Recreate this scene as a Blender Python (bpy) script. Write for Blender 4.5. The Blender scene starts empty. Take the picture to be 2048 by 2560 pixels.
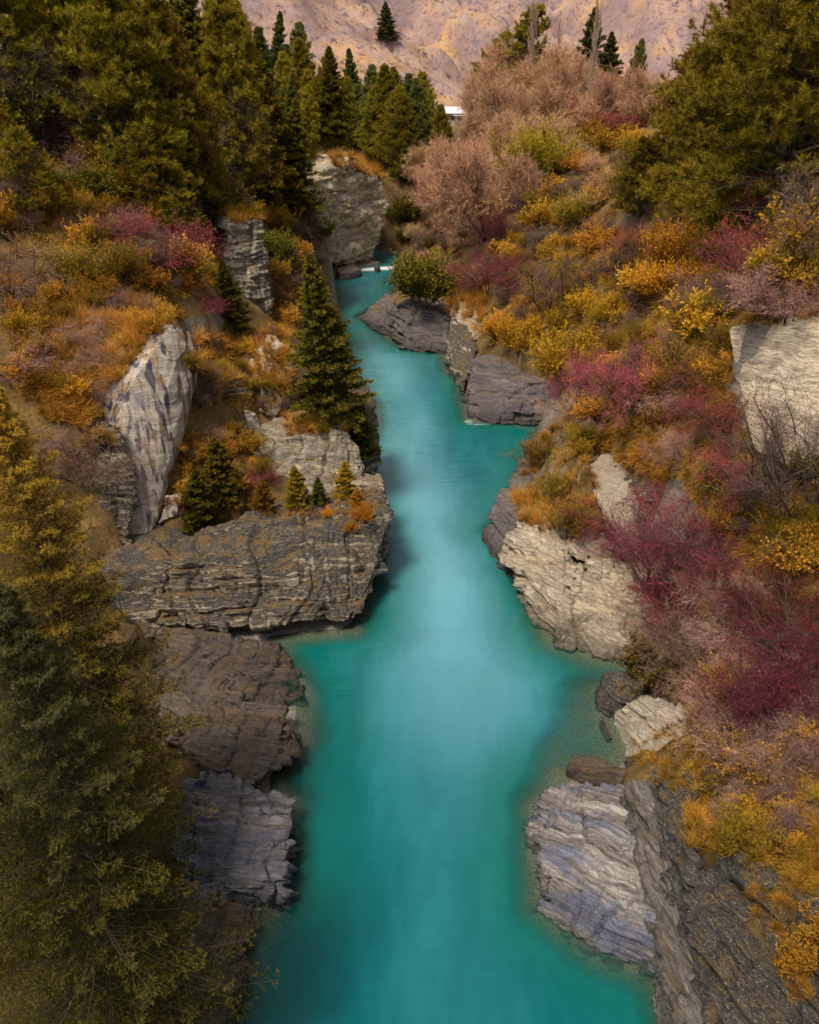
import bpy, bmesh, math, random
import numpy as np
from mathutils import Vector, Euler
from mathutils.bvhtree import BVHTree
C = bpy.context.scene.collection
SC = bpy.context.scene
random.seed(7)
RNG = np.random.default_rng(11)

# ------------------------------------------------------------------ camera, sky, sun
CAM_H, PITCH = 28.0, math.atan(0.5)
cam = bpy.data.cameras.new('camera'); cam_o = bpy.data.objects.new('camera', cam); C.objects.link(cam_o)
cam.sensor_fit = 'HORIZONTAL'; cam.sensor_width = 36; cam.lens = 36
cam.clip_start = 0.5; cam.clip_end = 6000
cam_o.location = (0, 0, CAM_H); cam_o.rotation_euler = (math.pi/2 - PITCH, 0, 0)
SC.camera = cam_o
SUN_EL, SUN_AZ = math.radians(60), math.radians(-145)   # azimuth clockwise from +Y
world = bpy.data.worlds.new('World'); SC.world = world; world.use_nodes = True
wn, wl = world.node_tree.nodes, world.node_tree.links
sky = wn.new('ShaderNodeTexSky'); sky.sky_type = 'NISHITA'; sky.sun_disc = False
sky.sun_elevation = SUN_EL; sky.sun_rotation = SUN_AZ; sky.air_density = 1.0; sky.dust_density = 3.0
hs = wn.new('ShaderNodeHueSaturation'); hs.inputs['Saturation'].default_value = 0.35
wl.new(sky.outputs[0], hs.inputs['Color']); wl.new(hs.outputs[0], wn['Background'].inputs[0])
wn['Background'].inputs[1].default_value = 0.05
sd = bpy.data.lights.new('sun', 'SUN'); sd.energy = 1.5; sd.angle = math.radians(15); sd.color = (1, 0.90, 0.76)
sun = bpy.data.objects.new('sun', sd); C.objects.link(sun)
sun.rotation_euler = Vector((-math.sin(SUN_AZ)*math.cos(SUN_EL), -math.cos(SUN_AZ)*math.cos(SUN_EL), -math.sin(SUN_EL))).to_track_quat('-Z', 'Y').to_euler()
SC.view_settings.view_transform = 'Standard'; SC.view_settings.look = 'None'
SC.view_settings.gamma = 1; SC.view_settings.use_curve_mapping = False
SC.view_settings.exposure = 1.68

# ------------------------------------------------------------------ picture point -> place
cp, sp_ = math.cos(PITCH), math.sin(PITCH)
def ray(px, py):
    a, b = (px-1024)/2048, (1280-py)/2048
    return np.array([a, cp + b*sp_, -sp_ + b*cp])
def atY(px, py, y):
    d = ray(px, py); t = y/d[1]; return (d[0]*t, y, CAM_H + d[2]*t)
def atZ(px, py, z):
    d = ray(px, py); t = (z-CAM_H)/d[2]; return (d[0]*t, d[1]*t, z)

# ------------------------------------------------------------------ numpy noise
def _h(i, j, k):
    i = i.astype(np.uint32); j = j.astype(np.uint32); k = k.astype(np.uint32)
    n = i*np.uint32(374761393) + j*np.uint32(668265263) + k*np.uint32(2147483647)
    n = (n ^ (n >> np.uint32(13)))*np.uint32(1274126177); n = n ^ (n >> np.uint32(16))
    n = n*np.uint32(2246822519); n ^= n >> np.uint32(15)
    return n.astype(np.float64)/4294967296.0
def hsh(i, j=None, k=None):
    i = np.asarray(i, np.int64); z = np.zeros_like(i)
    return _h(i, z if j is None else np.asarray(j, np.int64), z if k is None else np.asarray(k, np.int64))
def vnoise(p):
    f = np.floor(p); i = f.astype(np.int64); t = p-f; t = t*t*t*(t*(t*6-15)+10)
    r = 0
    for dx in (0, 1):
        wx = t[:, 0] if dx else 1-t[:, 0]
        for dy in (0, 1):
            wy = t[:, 1] if dy else 1-t[:, 1]
            for dz in (0, 1):
                wz = t[:, 2] if dz else 1-t[:, 2]
                r = r + wx*wy*wz*hsh(i[:, 0]+dx, i[:, 1]+dy, i[:, 2]+dz)
    return r*2-1
def fbm(p, o=4):
    r = 0; a = 1; s = 0
    for q in range(o):
        r = r + a*vnoise(p*2**q + 17.3*q); s += a; a *= .5
    return r/s
def sstep(a, b, x):
    t = np.clip((x-a)/(b-a), 0, 1); return t*t*(3-2*t)

# ------------------------------------------------------------------ meshes and properties
def mesh_np(name, V, F, attrs=None, smooth=False, mi=None, mats=()):
    """F: (n,3) or (n,4) array, or a list of such arrays"""
    if not isinstance(F, (list, tuple)): F = [F]
    F = [np.asarray(f, np.int32) for f in F if len(f)]
    me = bpy.data.meshes.new(name)
    V = np.asarray(V, np.float32)
    me.vertices.add(len(V)); me.vertices.foreach_set('co', V.ravel())
    loops = np.concatenate([f.ravel() for f in F]); cnt = np.concatenate([np.full(len(f), f.shape[1], np.int32) for f in F])
    me.loops.add(len(loops)); me.loops.foreach_set('vertex_index', loops)
    me.polygons.add(len(cnt)); st = np.zeros(len(cnt), np.int32); st[1:] = np.cumsum(cnt)[:-1]
    me.polygons.foreach_set('loop_start', st); me.polygons.foreach_set('loop_total', cnt)
    for m in mats: me.materials.append(m)
    if mi is not None: me.polygons.foreach_set('material_index', np.asarray(mi, np.int32))
    me.polygons.foreach_set('use_smooth', np.full(len(cnt), smooth))
    for k, v in (attrs or {}).items():
        a = me.attributes.new(k, 'FLOAT', 'POINT'); a.data.foreach_set('value', np.asarray(v, np.float32))
    me.update(calc_edges=True); me.validate()
    return me
def link(name, me, parent=None, loc=(0, 0, 0)):
    o = bpy.data.objects.new(name, me); C.objects.link(o); o.location = loc
    if parent is not None: o.parent = parent
    return o
def tag(o, label=None, cat=None, group=None, kind=None):
    if label: o['label'] = label
    if cat: o['category'] = cat
    if group: o['group'] = group
    if kind: o['kind'] = kind
    return o

# ------------------------------------------------------------------ materials
def mat(name):
    m = bpy.data.materials.new(name); m.use_nodes = True
    nt = m.node_tree; nt.nodes.clear()
    return m, nt, nt.nodes, nt.links
class NB:
    def __init__(s, name):
        s.m, s.nt, s.N, s.L = mat(name)
    def n(s, t, **kw):
        x = s.N.new(t)
        for k, v in kw.items(): setattr(x, k, v)
        return x
    def put(s, sock, v):
        if v is None: return
        if hasattr(v, 'is_output'): s.L.new(v, sock)
        elif hasattr(sock.default_value, '__len__') and not hasattr(v, '__len__'): sock.default_value = [v]*len(sock.default_value)
        elif hasattr(v, '__len__') and len(v) == 3 and len(sock.default_value) == 4: sock.default_value = (*v, 1)
        else: sock.default_value = v
    def math(s, op, a, b=None, clamp=False):
        x = s.n('ShaderNodeMath', operation=op); x.use_clamp = clamp; s.put(x.inputs[0], a); s.put(x.inputs[1], b); return x.outputs[0]
    def mix(s, f, a, b, mode='MIX'):
        x = s.n('ShaderNodeMix', data_type='RGBA', blend_type=mode); s.put(x.inputs[0], f); s.put(x.inputs[6], a); s.put(x.inputs[7], b); return x.outputs[2]
    def noise(s, vec, scale, detail=4, rough=.55, dist=0):
        x = s.n('ShaderNodeTexNoise'); s.put(x.inputs['Vector'], vec); s.put(x.inputs['Scale'], scale); x.inputs['Detail'].default_value = detail
        x.inputs['Roughness'].default_value = rough; x.inputs['Distortion'].default_value = dist; return x.outputs['Fac']
    def ramp(s, f, *stops):
        x = s.n('ShaderNodeValToRGB'); s.put(x.inputs[0], f); e = x.color_ramp.elements
        while len(e) < len(stops): e.new(.5)
        for q, (p, c) in zip(e, stops): q.position = p; q.color = (c, c, c, 1) if not hasattr(c, '__len__') else (*c, 1)
        return x.outputs[0]
    def mrange(s, v, a, b, c=0., d=1.):
        x = s.n('ShaderNodeMapRange'); s.put(x.inputs[0], v)
        for k, q in zip((1, 2, 3, 4), (a, b, c, d)): s.put(x.inputs[k], q)
        return x.outputs[0]
    def coords(s, rot=(0, 0, 0), scale=(1, 1, 1)):
        g = s.n('ShaderNodeNewGeometry'); x = s.n('ShaderNodeMapping', vector_type='POINT'); s.L.new(g.outputs['Position'], x.inputs[0])
        x.inputs['Rotation'].default_value = rot; x.inputs['Scale'].default_value = scale; return x.outputs[0]
    def out(s, sh): 
        o = s.n('ShaderNodeOutputMaterial'); s.L.new(sh, o.inputs[0]); return s.m
    def attr(s, name):
        x = s.n('ShaderNodeAttribute'); x.attribute_name = name; return x.outputs['Fac']
    def principled(s, col, rough=.8, bump=None, bs=.3, bd=.05, spec=.3):
        p = s.n('ShaderNodeBsdfPrincipled'); s.put(p.inputs['Base Color'], col); s.put(p.inputs['Roughness'], rough); s.put(p.inputs['Specular IOR Level'], spec)
        if bump is not None:
            b = s.n('ShaderNodeBump'); b.inputs['Strength'].default_value = bs; b.inputs['Distance'].default_value = bd; s.L.new(bump, b.inputs['Height']); s.L.new(b.outputs[0], p.inputs['Normal'])
        return p.outputs[0]

def rock_mat(name, light, mid, dark, bed=(0, .1, 1), pale=.5, lichen=.5, moss=.3, wet=.8, tint=None, stain=0, rough=.8, lc=(.045, .040, .036), zl=1.2, contrast=1., fine_s=1.):
    """bedded schist: colour bands along the beds, lichen crust and moss on ledges, wet foot at the waterline"""
    b = NB(name)
    n_, u_, v_ = basis(bed)
    g = b.n('ShaderNodeNewGeometry'); pos = g.outputs['Position']
    w = b.coords()
    wv = b.n('ShaderNodeTexNoise'); b.L.new(w, wv.inputs['Vector']); wv.inputs['Scale'].default_value = .35; wv.inputs['Detail'].default_value = 3
    def dot(vec):
        d = b.n('ShaderNodeVectorMath', operation='DOT_PRODUCT'); b.L.new(pos, d.inputs[0]); d.inputs[1].default_value = tuple(vec); return d.outputs['Value']
    sN = b.math('ADD', dot(n_), b.math('MULTIPLY', wv.outputs['Fac'], 1.3))
    cx = b.n('ShaderNodeCombineXYZ'); b.L.new(dot(u_), cx.inputs[0]); b.L.new(dot(v_), cx.inputs[1]); b.L.new(sN, cx.inputs[2])
    def bedv(sc):
        m = b.n('ShaderNodeMapping'); b.L.new(cx.outputs[0], m.inputs[0]); m.inputs['Scale'].default_value = sc; return m.outputs[0]
    big = b.noise(w, .28, 4, .6)
    n1 = b.noise(bedv((.16, .16, 1.5)), 1.5, 6, .65, .4)
    n2 = b.noise(bedv((.22, .22, 2.6)), 4.5*fine_s, 6, .72, .3)
    n3 = b.noise(bedv((.3, .3, 3.2)), 11*fine_s, 4, .7, .2)
    col = b.ramp(n1, (.30, dark), (.43, mid), (.58, light), (.72, mid))
    col = b.mix(b.math('MULTIPLY', b.mrange(big, .42, .6), pale), col, light)
    col = b.mix(b.math('MULTIPLY', b.mrange(n2, .49, .38), contrast*.9), col, dark)
    if tint: col = b.mix(b.math('MULTIPLY', b.mrange(b.noise(bedv((.25, .25, 1.2)), .9, 4, .6), .5, .62), .8), col, tint)
    col = b.mix(b.math('MULTIPLY', b.mrange(n3, .56, .68), contrast*.5), col, light)
    col = b.mix(b.math('MULTIPLY', b.mrange(b.math('ABSOLUTE', b.math('SUBTRACT', n2, .5)), .022, .0), contrast*.8), col, [q*.25 for q in dark])
    if stain:
        sn = b.noise(b.coords((0, 0, 0), (1.9, 1.9, .03)), 1.1, 3, .5)
        col = b.mix(b.math('MULTIPLY', b.mrange(sn, .52, .60), stain), col, (.055, .05, .075))
        sn2 = b.noise(b.coords((0, 0, .6), (2.3, 2.3, .03)), 1.3, 3, .5)
        col = b.mix(b.math('MULTIPLY', b.mrange(sn2, .53, .60), stain*.8), col, (.36, .21, .09))
        col = b.mix(b.math('MULTIPLY', b.mrange(sn2, .42, .34), stain*.6), col, (.25, .18, .25))
    sep = b.n('ShaderNodeSeparateXYZ'); b.L.new(g.outputs['Normal'], sep.inputs[0]); up = sep.outputs[2]
    sepp = b.n('ShaderNodeSeparateXYZ'); b.L.new(pos, sepp.inputs[0]); z = sepp.outputs[2]
    ln = b.noise(w, .45, 5, .7)
    lm = b.math('MULTIPLY', b.mrange(b.math('ADD', up, b.math('MULTIPLY', ln, 1.6)), .98, 1.22), lichen, True)
    fine = b.noise(w, 9, 5, .8); sp1 = b.noise(w, 22, 2, .6); sp2 = b.noise(w, 5.5, 4, .7)
    lcol = b.mix(b.mrange(fine, .48, .66), [q*.75 for q in lc], (.115, .092, .072))
    lcol = b.mix(b.math('MULTIPLY', b.mrange(n2, .55, .68), .6), lcol, mid)
    lcol = b.mix(b.math('MULTIPLY', b.mrange(sp1, .60, .68), b.mrange(sp2, .46, .6)), lcol, (.48, .44, .36))
    lcol = b.mix(b.mrange(sp2, .70, .72), lcol, (.6, .57, .5))
    col = b.mix(lm, col, lcol)
    mn = b.noise(w, .6, 6, .8)
    mm = b.math('MULTIPLY', b.mrange(b.math('ADD', up, b.math('MULTIPLY', mn, 2.2)), 1.92, 2.12), moss, True)
    col = b.mix(mm, col, b.mix(b.mrange(fine, .4, .6), (.07, .055, .012), (.28, .14, .022)))
    wz = b.math('ADD', z, b.math('MULTIPLY', b.noise(w, .8, 3), -1.2))
    wm = b.mrange(wz, zl-.4, -.5, 0., 1.)
    col = b.mix(b.math('MULTIPLY', wm, wet), col, b.mix(.75, col, (.018, .013, .010)))
    r = b.math('SUBTRACT', rough, b.math('MULTIPLY', wm, .35))
    bump = b.math('ADD', b.math('MULTIPLY', n2, .9), b.math('ADD', b.math('MULTIPLY', fine, .35), b.math('MULTIPLY', n3, .45)))
    return b.out(b.principled(col, r, bump, .9, .22, .35))
def basis(n):
    n = np.array(n, float); n /= np.linalg.norm(n); u = np.cross(n, (0, 1, 0)); u /= np.linalg.norm(u); return n, u, np.cross(n, u)
# ------------------------------------------------------------------ terrain
LEFT_EDGE = [(560, 2640, 0), (610, 2450), (640, 2350), (715, 2240), (735, 1990), (700, 1950), (770, 1845), (765, 1720), (690, 1600), (780, 1590), (890, 1580)]
RIGHT_EDGE = [(1720, 2640), (1640, 2430), (1490, 2375), (1350, 2270), (1330, 2100), (1330, 2020), (1410, 1930), (1560, 1905), (1545, 1830), (1510, 1720), (1610, 1672), (1500, 1648), (1370, 1606), (1325, 1500), (1310, 1430), (1300, 1370)]
L = [(-7.5, 2)] + [atZ(p[0], p[1], 0)[:2] for p in LEFT_EDGE] + [(-2.3, 45), (-2.0, 50), (-2.6, 54), (-4.6, 58)] + [atZ(x, y, 0)[:2] for x, y in
     ((940, 1055), (935, 1010), (870, 930), (860, 870), (850, 780), (820, 700), (850, 682), (960, 655))] + [(-6, 166), (-12, 175), (-22, 182), (-40, 186)]
R = [(9, 2)] + [atZ(x, y, 0)[:2] for x, y in RIGHT_EDGE] + [(6.0, 53), (7.6, 57), (9.6, 62), (11.5, 68)] + [atZ(x, y, 0)[:2] for x, y in
     ((1350, 1066), (1170, 1050), (1160, 1015), (1150, 950), (1115, 925), (1110, 885), (1010, 872), (950, 830), (895, 790), (985, 740), (1000, 660))] + [(1, 166), (-4, 178), (-14, 190), (-40, 196)]
POLY = np.array(L + R[::-1])
def poly_dist(P):
    """distance to the river outline, negative inside"""
    A = POLY; B = np.roll(POLY, -1, 0)
    d2 = np.full(len(P), 1e18); ins = np.zeros(len(P), bool)
    for a, b in zip(A, B):
        e = b-a; w = P-a; t = np.clip((w@e)/max(e@e, 1e-9), 0, 1)
        q = w - t[:, None]*e; d2 = np.minimum(d2, (q*q).sum(1))
        c = ((a[1] <= P[:, 1]) != (b[1] <= P[:, 1])) & (P[:, 0] < (b[0]-a[0])*(P[:, 1]-a[1])/((b[1]-a[1]) or 1e-9) + a[0])
        ins ^= c
    d = np.sqrt(d2); return np.where(ins, -d, d)

CTRL = [atY(*q) for q in [
    # pine-forest bank
    (200, 1000, 47), (200, 850, 52), (400, 800, 54), (200, 700, 58), (50, 600, 60), (400, 620, 66), (300, 480, 72), (100, 450, 68), (50, 250, 72),
    (500, 560, 76), (620, 620, 80), (700, 560, 95), (770, 430, 158), (1000, 430, 205), (480, 700, 62), (560, 820, 62), (620, 880, 64), (700, 880, 66), (560, 960, 57), (600, 1075, 54),
    (720, 1010, 61), (480, 1150, 50.5), (560, 1240, 48.5), (450, 1320, 46), (770, 1050, 57), (850, 1240, 49.5), (700, 1250, 47.5), (900, 1200, 51),
    (760, 800, 78), (735, 690, 100), (790, 600, 158), (640, 780, 78), (720, 720, 86), (850, 360, 175), (930, 390, 180), (940, 330, 200), (1050, 330, 230), (700, 330, 130), (500, 330, 100),
    (20, 1250, 42), (200, 1250, 43.5), (330, 1400, 41.5), (380, 1560, 40),
    # berry-bush bank
    (1850, 2300, 17), (2000, 2500, 15), (2040, 2100, 19), (1750, 1800, 28), (1950, 1700, 28.5), (2040, 1500, 30), (1750, 1380, 39), (1950, 1300, 33.5), (1700, 1150, 46), (1450, 1230, 46),
    (1350, 1180, 51), (1450, 1050, 56), (1700, 950, 50), (1600, 800, 62), (1400, 880, 72), (1250, 820, 88), (1150, 740, 105), (1400, 680, 90), (1500, 560, 92), (1700, 600, 68), (1950, 680, 43),
    (1250, 560, 118), (1100, 590, 135), (1030, 620, 138), (1200, 420, 150), (1400, 330, 150), (1300, 240, 200), (1100, 330, 200), (1700, 330, 80), (1900, 760, 40), (1980, 1180, 35), (1820, 1130, 39),
    (1700, 1850, 27)]]
CTRL += [(-8, 18, 2.5), (-14, 18, 6), (-14, 26, 5), (-20, 20, 10), (-11, 31, 2), (-13, 36, 2.2), (-30, 20, 18), (-30, 40, 19), (-38, 55, 25), (-45, 75, 31), (-60, 60, 32), (-40, 100, 30), (-60, 130, 33), (-35, 160, 27), (-30, 220, 22), (-80, 90, 36), (-80, 30, 30),
         (-10, 3, 6), (12, 3, 6), (25, 3, 16), (-30, 3, 18), (20, 20, 13), (30, 20, 19), (26, 36, 20.5), (24, 48, 22), (35, 45, 24), (30, 65, 25.5), (40, 100, 27), (60, 60, 28), (80, 100, 29), (60, 150, 28), (30, 230, 24), (0, 230, 18), (80, 230, 26), (80, 20, 27), (-80, 230, 30), (10, 260, 17), (-10, 300, 19), (60, 300, 22), (-60, 300, 30)]
CTRL += [(8.6, 23.5, .3), (8.2, 21, .3), (9.2, 25, .3), (10.3, 21, 1.2), (10.8, 24, 2.0), (10.2, 18.5, 1.4), (10.6, 15, 1.2), (11.5, 27, 2.4), (-6, 121, .3), (2, 108, .3), (5, 104, .5), (9.5, 80, .8), (11, 78, 1.5), (6, 97, .8), (-9, 34, .2), (-11, 36, .3), (-9.5, 30, .3), (-9.5, 26, .3), (-9, 21, .3), (-9, 17, .3), (-4, 47, .5), (-8, 45, 1), (-11, 44, 1.5)]
CTRL += [(10.5, 42, 1.2), (12.6, 40.5, 1.4), (9, 44.5, 1.2), (11.5, 45, 3.2), (14.5, 41, 3.5), (7.5, 47, 1.5)]
CTRL += [(x, y, .05) for x, y in POLY[1:-1]]
CT = np.array(CTRL, float)
_D = np.sqrt(((CT[:, None, :2]-CT[None, :, :2])**2).sum(-1)+.5)
_w = np.linalg.solve(np.block([[_D + np.eye(len(CT))*-.15, np.ones((len(CT), 1))], [np.ones((1, len(CT))), np.zeros((1, 1))]]), np.append(CT[:, 2], 0))
def height(P, rough=True):
    P = np.asarray(P, float); z = np.zeros(len(P))
    for s in range(0, len(P), 20000):
        q = P[s:s+20000]; z[s:s+20000] = np.sqrt(((q[:, None]-CT[None, :, :2])**2).sum(-1)+.5)@_w[:-1] + _w[-1]
    d = poly_dist(P)
    far = sstep(230, 330, P[:, 1]); z = z*(1-far) + far*(20 + .02*np.abs(P[:, 0]))
    z = np.clip(z, .02, 60)
    p3 = np.c_[P, np.zeros(len(P))]
    if rough:
        r = fbm(p3*.22, 5)*1.1 + fbm(p3*.9+40, 3)*.35
        z = z + r*sstep(.5, 5, d)
    shal = .25 + .75*sstep(2.0, 6.0, np.hypot(P[:, 0]-9.5, (P[:, 1]-30.0)*.6))
    bed = -(.10 + np.minimum(2.6, .75*(-d))*shal) + .12*fbm(p3*.7+9, 3)
    z = np.where(d > 0, np.maximum(z, .05)*sstep(-.3, .8, d) - .15*(1-sstep(0, .8, d)), bed)
    return z
def axis(lo, hi, c0, c1, fine, grow):
    a = list(np.arange(c0, c1, fine)); st = fine
    while a[-1] < hi: st *= grow; a.append(a[-1]+st)
    b = [c0]; st = fine
    while b[-1] > lo: st *= grow; b.append(b[-1]-st)
    return np.array(b[:0:-1] + a)
def grid_mesh(xs, ys):
    X, Y = np.meshgrid(xs, ys); P = np.c_[X.ravel(), Y.ravel()]
    nx, ny = len(xs), len(ys); i = (np.arange(ny-1)[:, None]*nx + np.arange(nx-1)[None]).ravel()
    return P, np.c_[i, i+1, i+nx+1, i+nx]
xs = axis(-700, 700, -34, 32, .5, 1.07); ys = axis(-60, 420, 8, 70, .5, 1.014)
GP, GF = grid_mesh(xs, ys)
GZ = height(GP)

b = NB('slope_earth')
w = b.coords(); g = b.n('ShaderNodeNewGeometry'); sep = b.n('ShaderNodeSeparateXYZ'); b.L.new(g.outputs['Normal'], sep.inputs[0])
sp = b.n('ShaderNodeSeparateXYZ'); b.L.new(g.outputs['Position'], sp.inputs[0])
n1 = b.noise(w, .5, 6, .7); n2 = b.noise(w, 5, 5, .7); n3 = b.noise(b.coords((0, .2, 0), (.35, .35, 1.8)), 5, 7, .8)
soil = b.ramp(n1, (.3, (.05, .035, .02)), (.5, (.13, .075, .025)), (.68, (.24, .13, .035)))
soil = b.mix(b.mrange(n2, .45, .65), soil, (.07, .055, .02))
rockc = b.ramp(n3, (.3, (.06, .05, .045)), (.5, (.2, .17, .14)), (.66, (.34, .29, .23)))
col = b.mix(b.mrange(b.math('ADD', sep.outputs[2], b.math('MULTIPLY', n1, .3)), .42, .62), rockc, soil)
gravel = b.mix(b.mrange(b.noise(w, 9, 4, .8), .4, .62), (.10, .086, .07), (.25, .22, .185))
col = b.mix(b.mrange(sp.outputs[2], .40, .12), col, gravel)
col = b.mix(b.mrange(sp.outputs[2], -.2, -1.2), col, (.10, .085, .05))
EARTH = b.out(b.principled(col, .9, b.math('ADD', n2, n3), .6, .15, .2))
# the earth never lies over an exposed rock: see sink_earth below
terrain = link('terrain', mesh_np('terrain', np.c_[GP, GZ], GF, smooth=True, mats=[EARTH]))
tag(terrain, kind='structure')

# ------------------------------------------------------------------ river
wxs = np.arange(-42, 34, .4); wys = np.arange(2, 215, .5)
WP, WF = grid_mesh(wxs, wys); WD = poly_dist(WP)
keep = (WD[WF] < 6).any(1); WF = WF[keep]
used = np.unique(WF); remap = np.full(len(WP), -1); remap[used] = np.arange(len(used)); WF = remap[WF]; WP = WP[used]; WD = WD[used]
wdep = np.where(WD < 0, -height(WP, False), 0)
# sky reflection painted as a paler band down the middle, fading into the pool
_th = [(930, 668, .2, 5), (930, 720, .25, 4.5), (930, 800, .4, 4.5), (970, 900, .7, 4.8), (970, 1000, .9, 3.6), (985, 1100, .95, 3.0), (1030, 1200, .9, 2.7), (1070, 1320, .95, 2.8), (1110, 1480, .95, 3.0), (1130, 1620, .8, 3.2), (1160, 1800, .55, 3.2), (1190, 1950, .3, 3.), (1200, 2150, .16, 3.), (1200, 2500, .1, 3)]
_tp = np.array([atZ(x, y, 0)[:2] + (a, w_) for x, y, a, w_ in _th]); SHEEN = np.zeros(len(WP))
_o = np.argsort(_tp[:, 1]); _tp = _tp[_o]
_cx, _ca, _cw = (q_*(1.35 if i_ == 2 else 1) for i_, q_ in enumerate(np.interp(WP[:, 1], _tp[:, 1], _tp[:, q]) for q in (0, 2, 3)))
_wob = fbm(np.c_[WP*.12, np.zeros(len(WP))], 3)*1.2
SHEEN = _ca*np.exp(-((WP[:, 0]+_wob-_cx)/_cw)**2)
FOAM = np.zeros(len(WP))
for _x, _y, _a, _rx, _ry in ((945, 672, 1., 4.5, 1.6), (905, 676, .8, 2.5, 1.2), (975, 668, .8, 2.5, 1.5), (1172, 1052, 1., .5, .5), (1195, 1060, .7, 1.6, .35), (893, 1586, .7, .25, .4), (1015, 874, .4, 1.5, .6)):
    _c = atZ(_x, _y, 0); FOAM += _a*np.exp(-((WP[:, 0]-_c[0])/_rx)**2-((WP[:, 1]-_c[1])/_ry)**2)
b = NB('silty_water')
w = b.coords()
d = b.math('ADD', b.attr('depth'), b.math('MULTIPLY', b.math('SUBTRACT', b.noise(w, .6, 4, .6), .5), .5))
opac = b.mrange(d, .05, 1.1, .10, 1.)
sheen = b.attr('sky_sheen')
flow = b.noise(b.coords((0, 0, .05), (.22, .06, 1)), 1.0, 3, .5, .8)
swirl = b.noise(b.coords((0, 0, .3), (.7, .22, 1)), 1.1, 4, .6, 1.2)
st = b.math('ADD', b.math('MULTIPLY', flow, .7), b.math('MULTIPLY', swirl, .3))
body = b.ramp(st, (.32, (.0, .068, .084)), (.5, (.0, .096, .110)), (.70, (.002, .128, .136)))
sheen_mix = b.mrange(b.math('ADD', sheen, b.math('MULTIPLY', b.math('SUBTRACT', st, .5), .3)), .02, 1.0)
body = b.mix(b.math('MULTIPLY', sheen_mix, .78), body, (.125, .315, .375))  # pale sky sheen painted into the body colour
body = b.mix(b.math('MULTIPLY', b.mrange(b.math('ADD', b.attr('bank'), b.math('MULTIPLY', swirl, 1.5)), 5.0, .9), .85), body, (.002, .094, .064))  # near-bank green: shallower water, plus the banks' reflection painted in
body = b.mix(b.mrange(b.math('MULTIPLY', b.attr('foam'), b.noise(b.coords((0, 0, 0), (.5, 1.6, 1)), 2.2, 4, .7)), .18, .5), body, (.72, .76, .76))
rip = b.math('ADD', b.math('MULTIPLY', b.noise(b.coords((0, 0, .12), (.5, 1.5, 1)), 1.6, 3, .5, .5), 1.), b.math('MULTIPLY', b.noise(b.coords((0, 0, -.2), (.12, .35, 1)), 1.5, 2), 2.))
bp = b.n('ShaderNodeBump'); bp.inputs['Strength'].default_value = .32; bp.inputs['Distance'].default_value = .1; b.L.new(rip, bp.inputs['Height'])
p = b.n('ShaderNodeBsdfPrincipled'); b.put(p.inputs['Base Color'], body); p.inputs['Roughness'].default_value = .14; p.inputs['IOR'].default_value = 1.33; b.L.new(bp.outputs[0], p.inputs['Normal'])
tr = b.n('ShaderNodeBsdfTransparent'); tr.inputs[0].default_value = (.75, .82, .72, 1)
gl = b.n('ShaderNodeBsdfGlossy'); gl.inputs['Roughness'].default_value = .2; b.L.new(bp.outputs[0], gl.inputs['Normal'])
fr = b.n('ShaderNodeFresnel'); fr.inputs[0].default_value = 1.33
m1 = b.n('ShaderNodeMixShader'); b.L.new(fr.outputs[0], m1.inputs[0]); b.L.new(tr.outputs[0], m1.inputs[1]); b.L.new(gl.outputs[0], m1.inputs[2])
m2 = b.n('ShaderNodeMixShader'); b.L.new(opac, m2.inputs[0]); b.L.new(m1.outputs[0], m2.inputs[1]); b.L.new(p.outputs[0], m2.inputs[2])
WATER = b.out(m2.outputs[0])
river = link('river', mesh_np('river', np.c_[WP, np.zeros(len(WP))], WF, {'depth': np.maximum(wdep, 0), 'sky_sheen': SHEEN, 'bank': np.maximum(-WD, 0), 'foam': FOAM}, True, mats=[WATER]))
tag(river, kind='structure')

# ------------------------------------------------------------------ mountain behind
mx = np.linspace(-900, 1000, 330); my = np.linspace(330, 1500, 230)
MP, MF = grid_mesh(mx, my)
def mtn(P):
    x, y = P[:, 0], P[:, 1]; p3 = np.c_[P, np.zeros(len(P))]
    base = 18
    # rocky face rising from the far-bank trees, valley running away to the right
    a = sstep(430, 1250, y + .35*x)*330
    spur = 155*np.exp(-((x+190 - .10*(y-520))/(150))**2)*sstep(330, 520, y)*(1-sstep(560, 800, y)*.3)
    right = 80*sstep(250, 600, x)
    r = fbm(p3*.008, 6)*44 - np.abs(fbm(p3*.016+7, 5))*60 + fbm(p3*.05, 5)*16
    return base + a + spur + right + r*sstep(350, 620, y+.2*np.abs(x)) - 4
MZ = mtn(MP)
b = NB('mountain_grass_and_scree')
w = b.coords(); g = b.n('ShaderNodeNewGeometry'); sep = b.n('ShaderNodeSeparateXYZ'); b.L.new(g.outputs['Normal'], sep.inputs[0])
n1 = b.noise(w, .011, 7, .65); n2 = b.noise(w, .07, 7, .8); n3 = b.noise(w, .03, 6, .75); n4 = b.noise(w, .22, 4, .8)
col = b.ramp(n1, (.34, (.26, .155, .11)), (.5, (.34, .21, .14)), (.64, (.42, .235, .085)))
col = b.mix(b.math('MULTIPLY', b.mrange(n2, .48, .6), .8), col, (.23, .165, .18))
col = b.mix(b.mrange(n4, .53, .64), col, (.31, .245, .225)); col = b.mix(b.mrange(n4, .46, .38), col, (.085, .058, .07))
col = b.mix(b.mrange(n3, .57, .66), col, (.13, .09, .13))
col = b.mix(b.math('MULTIPLY', b.mrange(b.math('ADD', sep.outputs[2], b.math('MULTIPLY', n4, .7)), 1.12, .72), .7), col, (.20, .145, .165))
MTN = b.out(b.principled(col, .95, b.math('ADD', n2, b.math('MULTIPLY', n4, .5)), .5, 5, .1))
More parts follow.
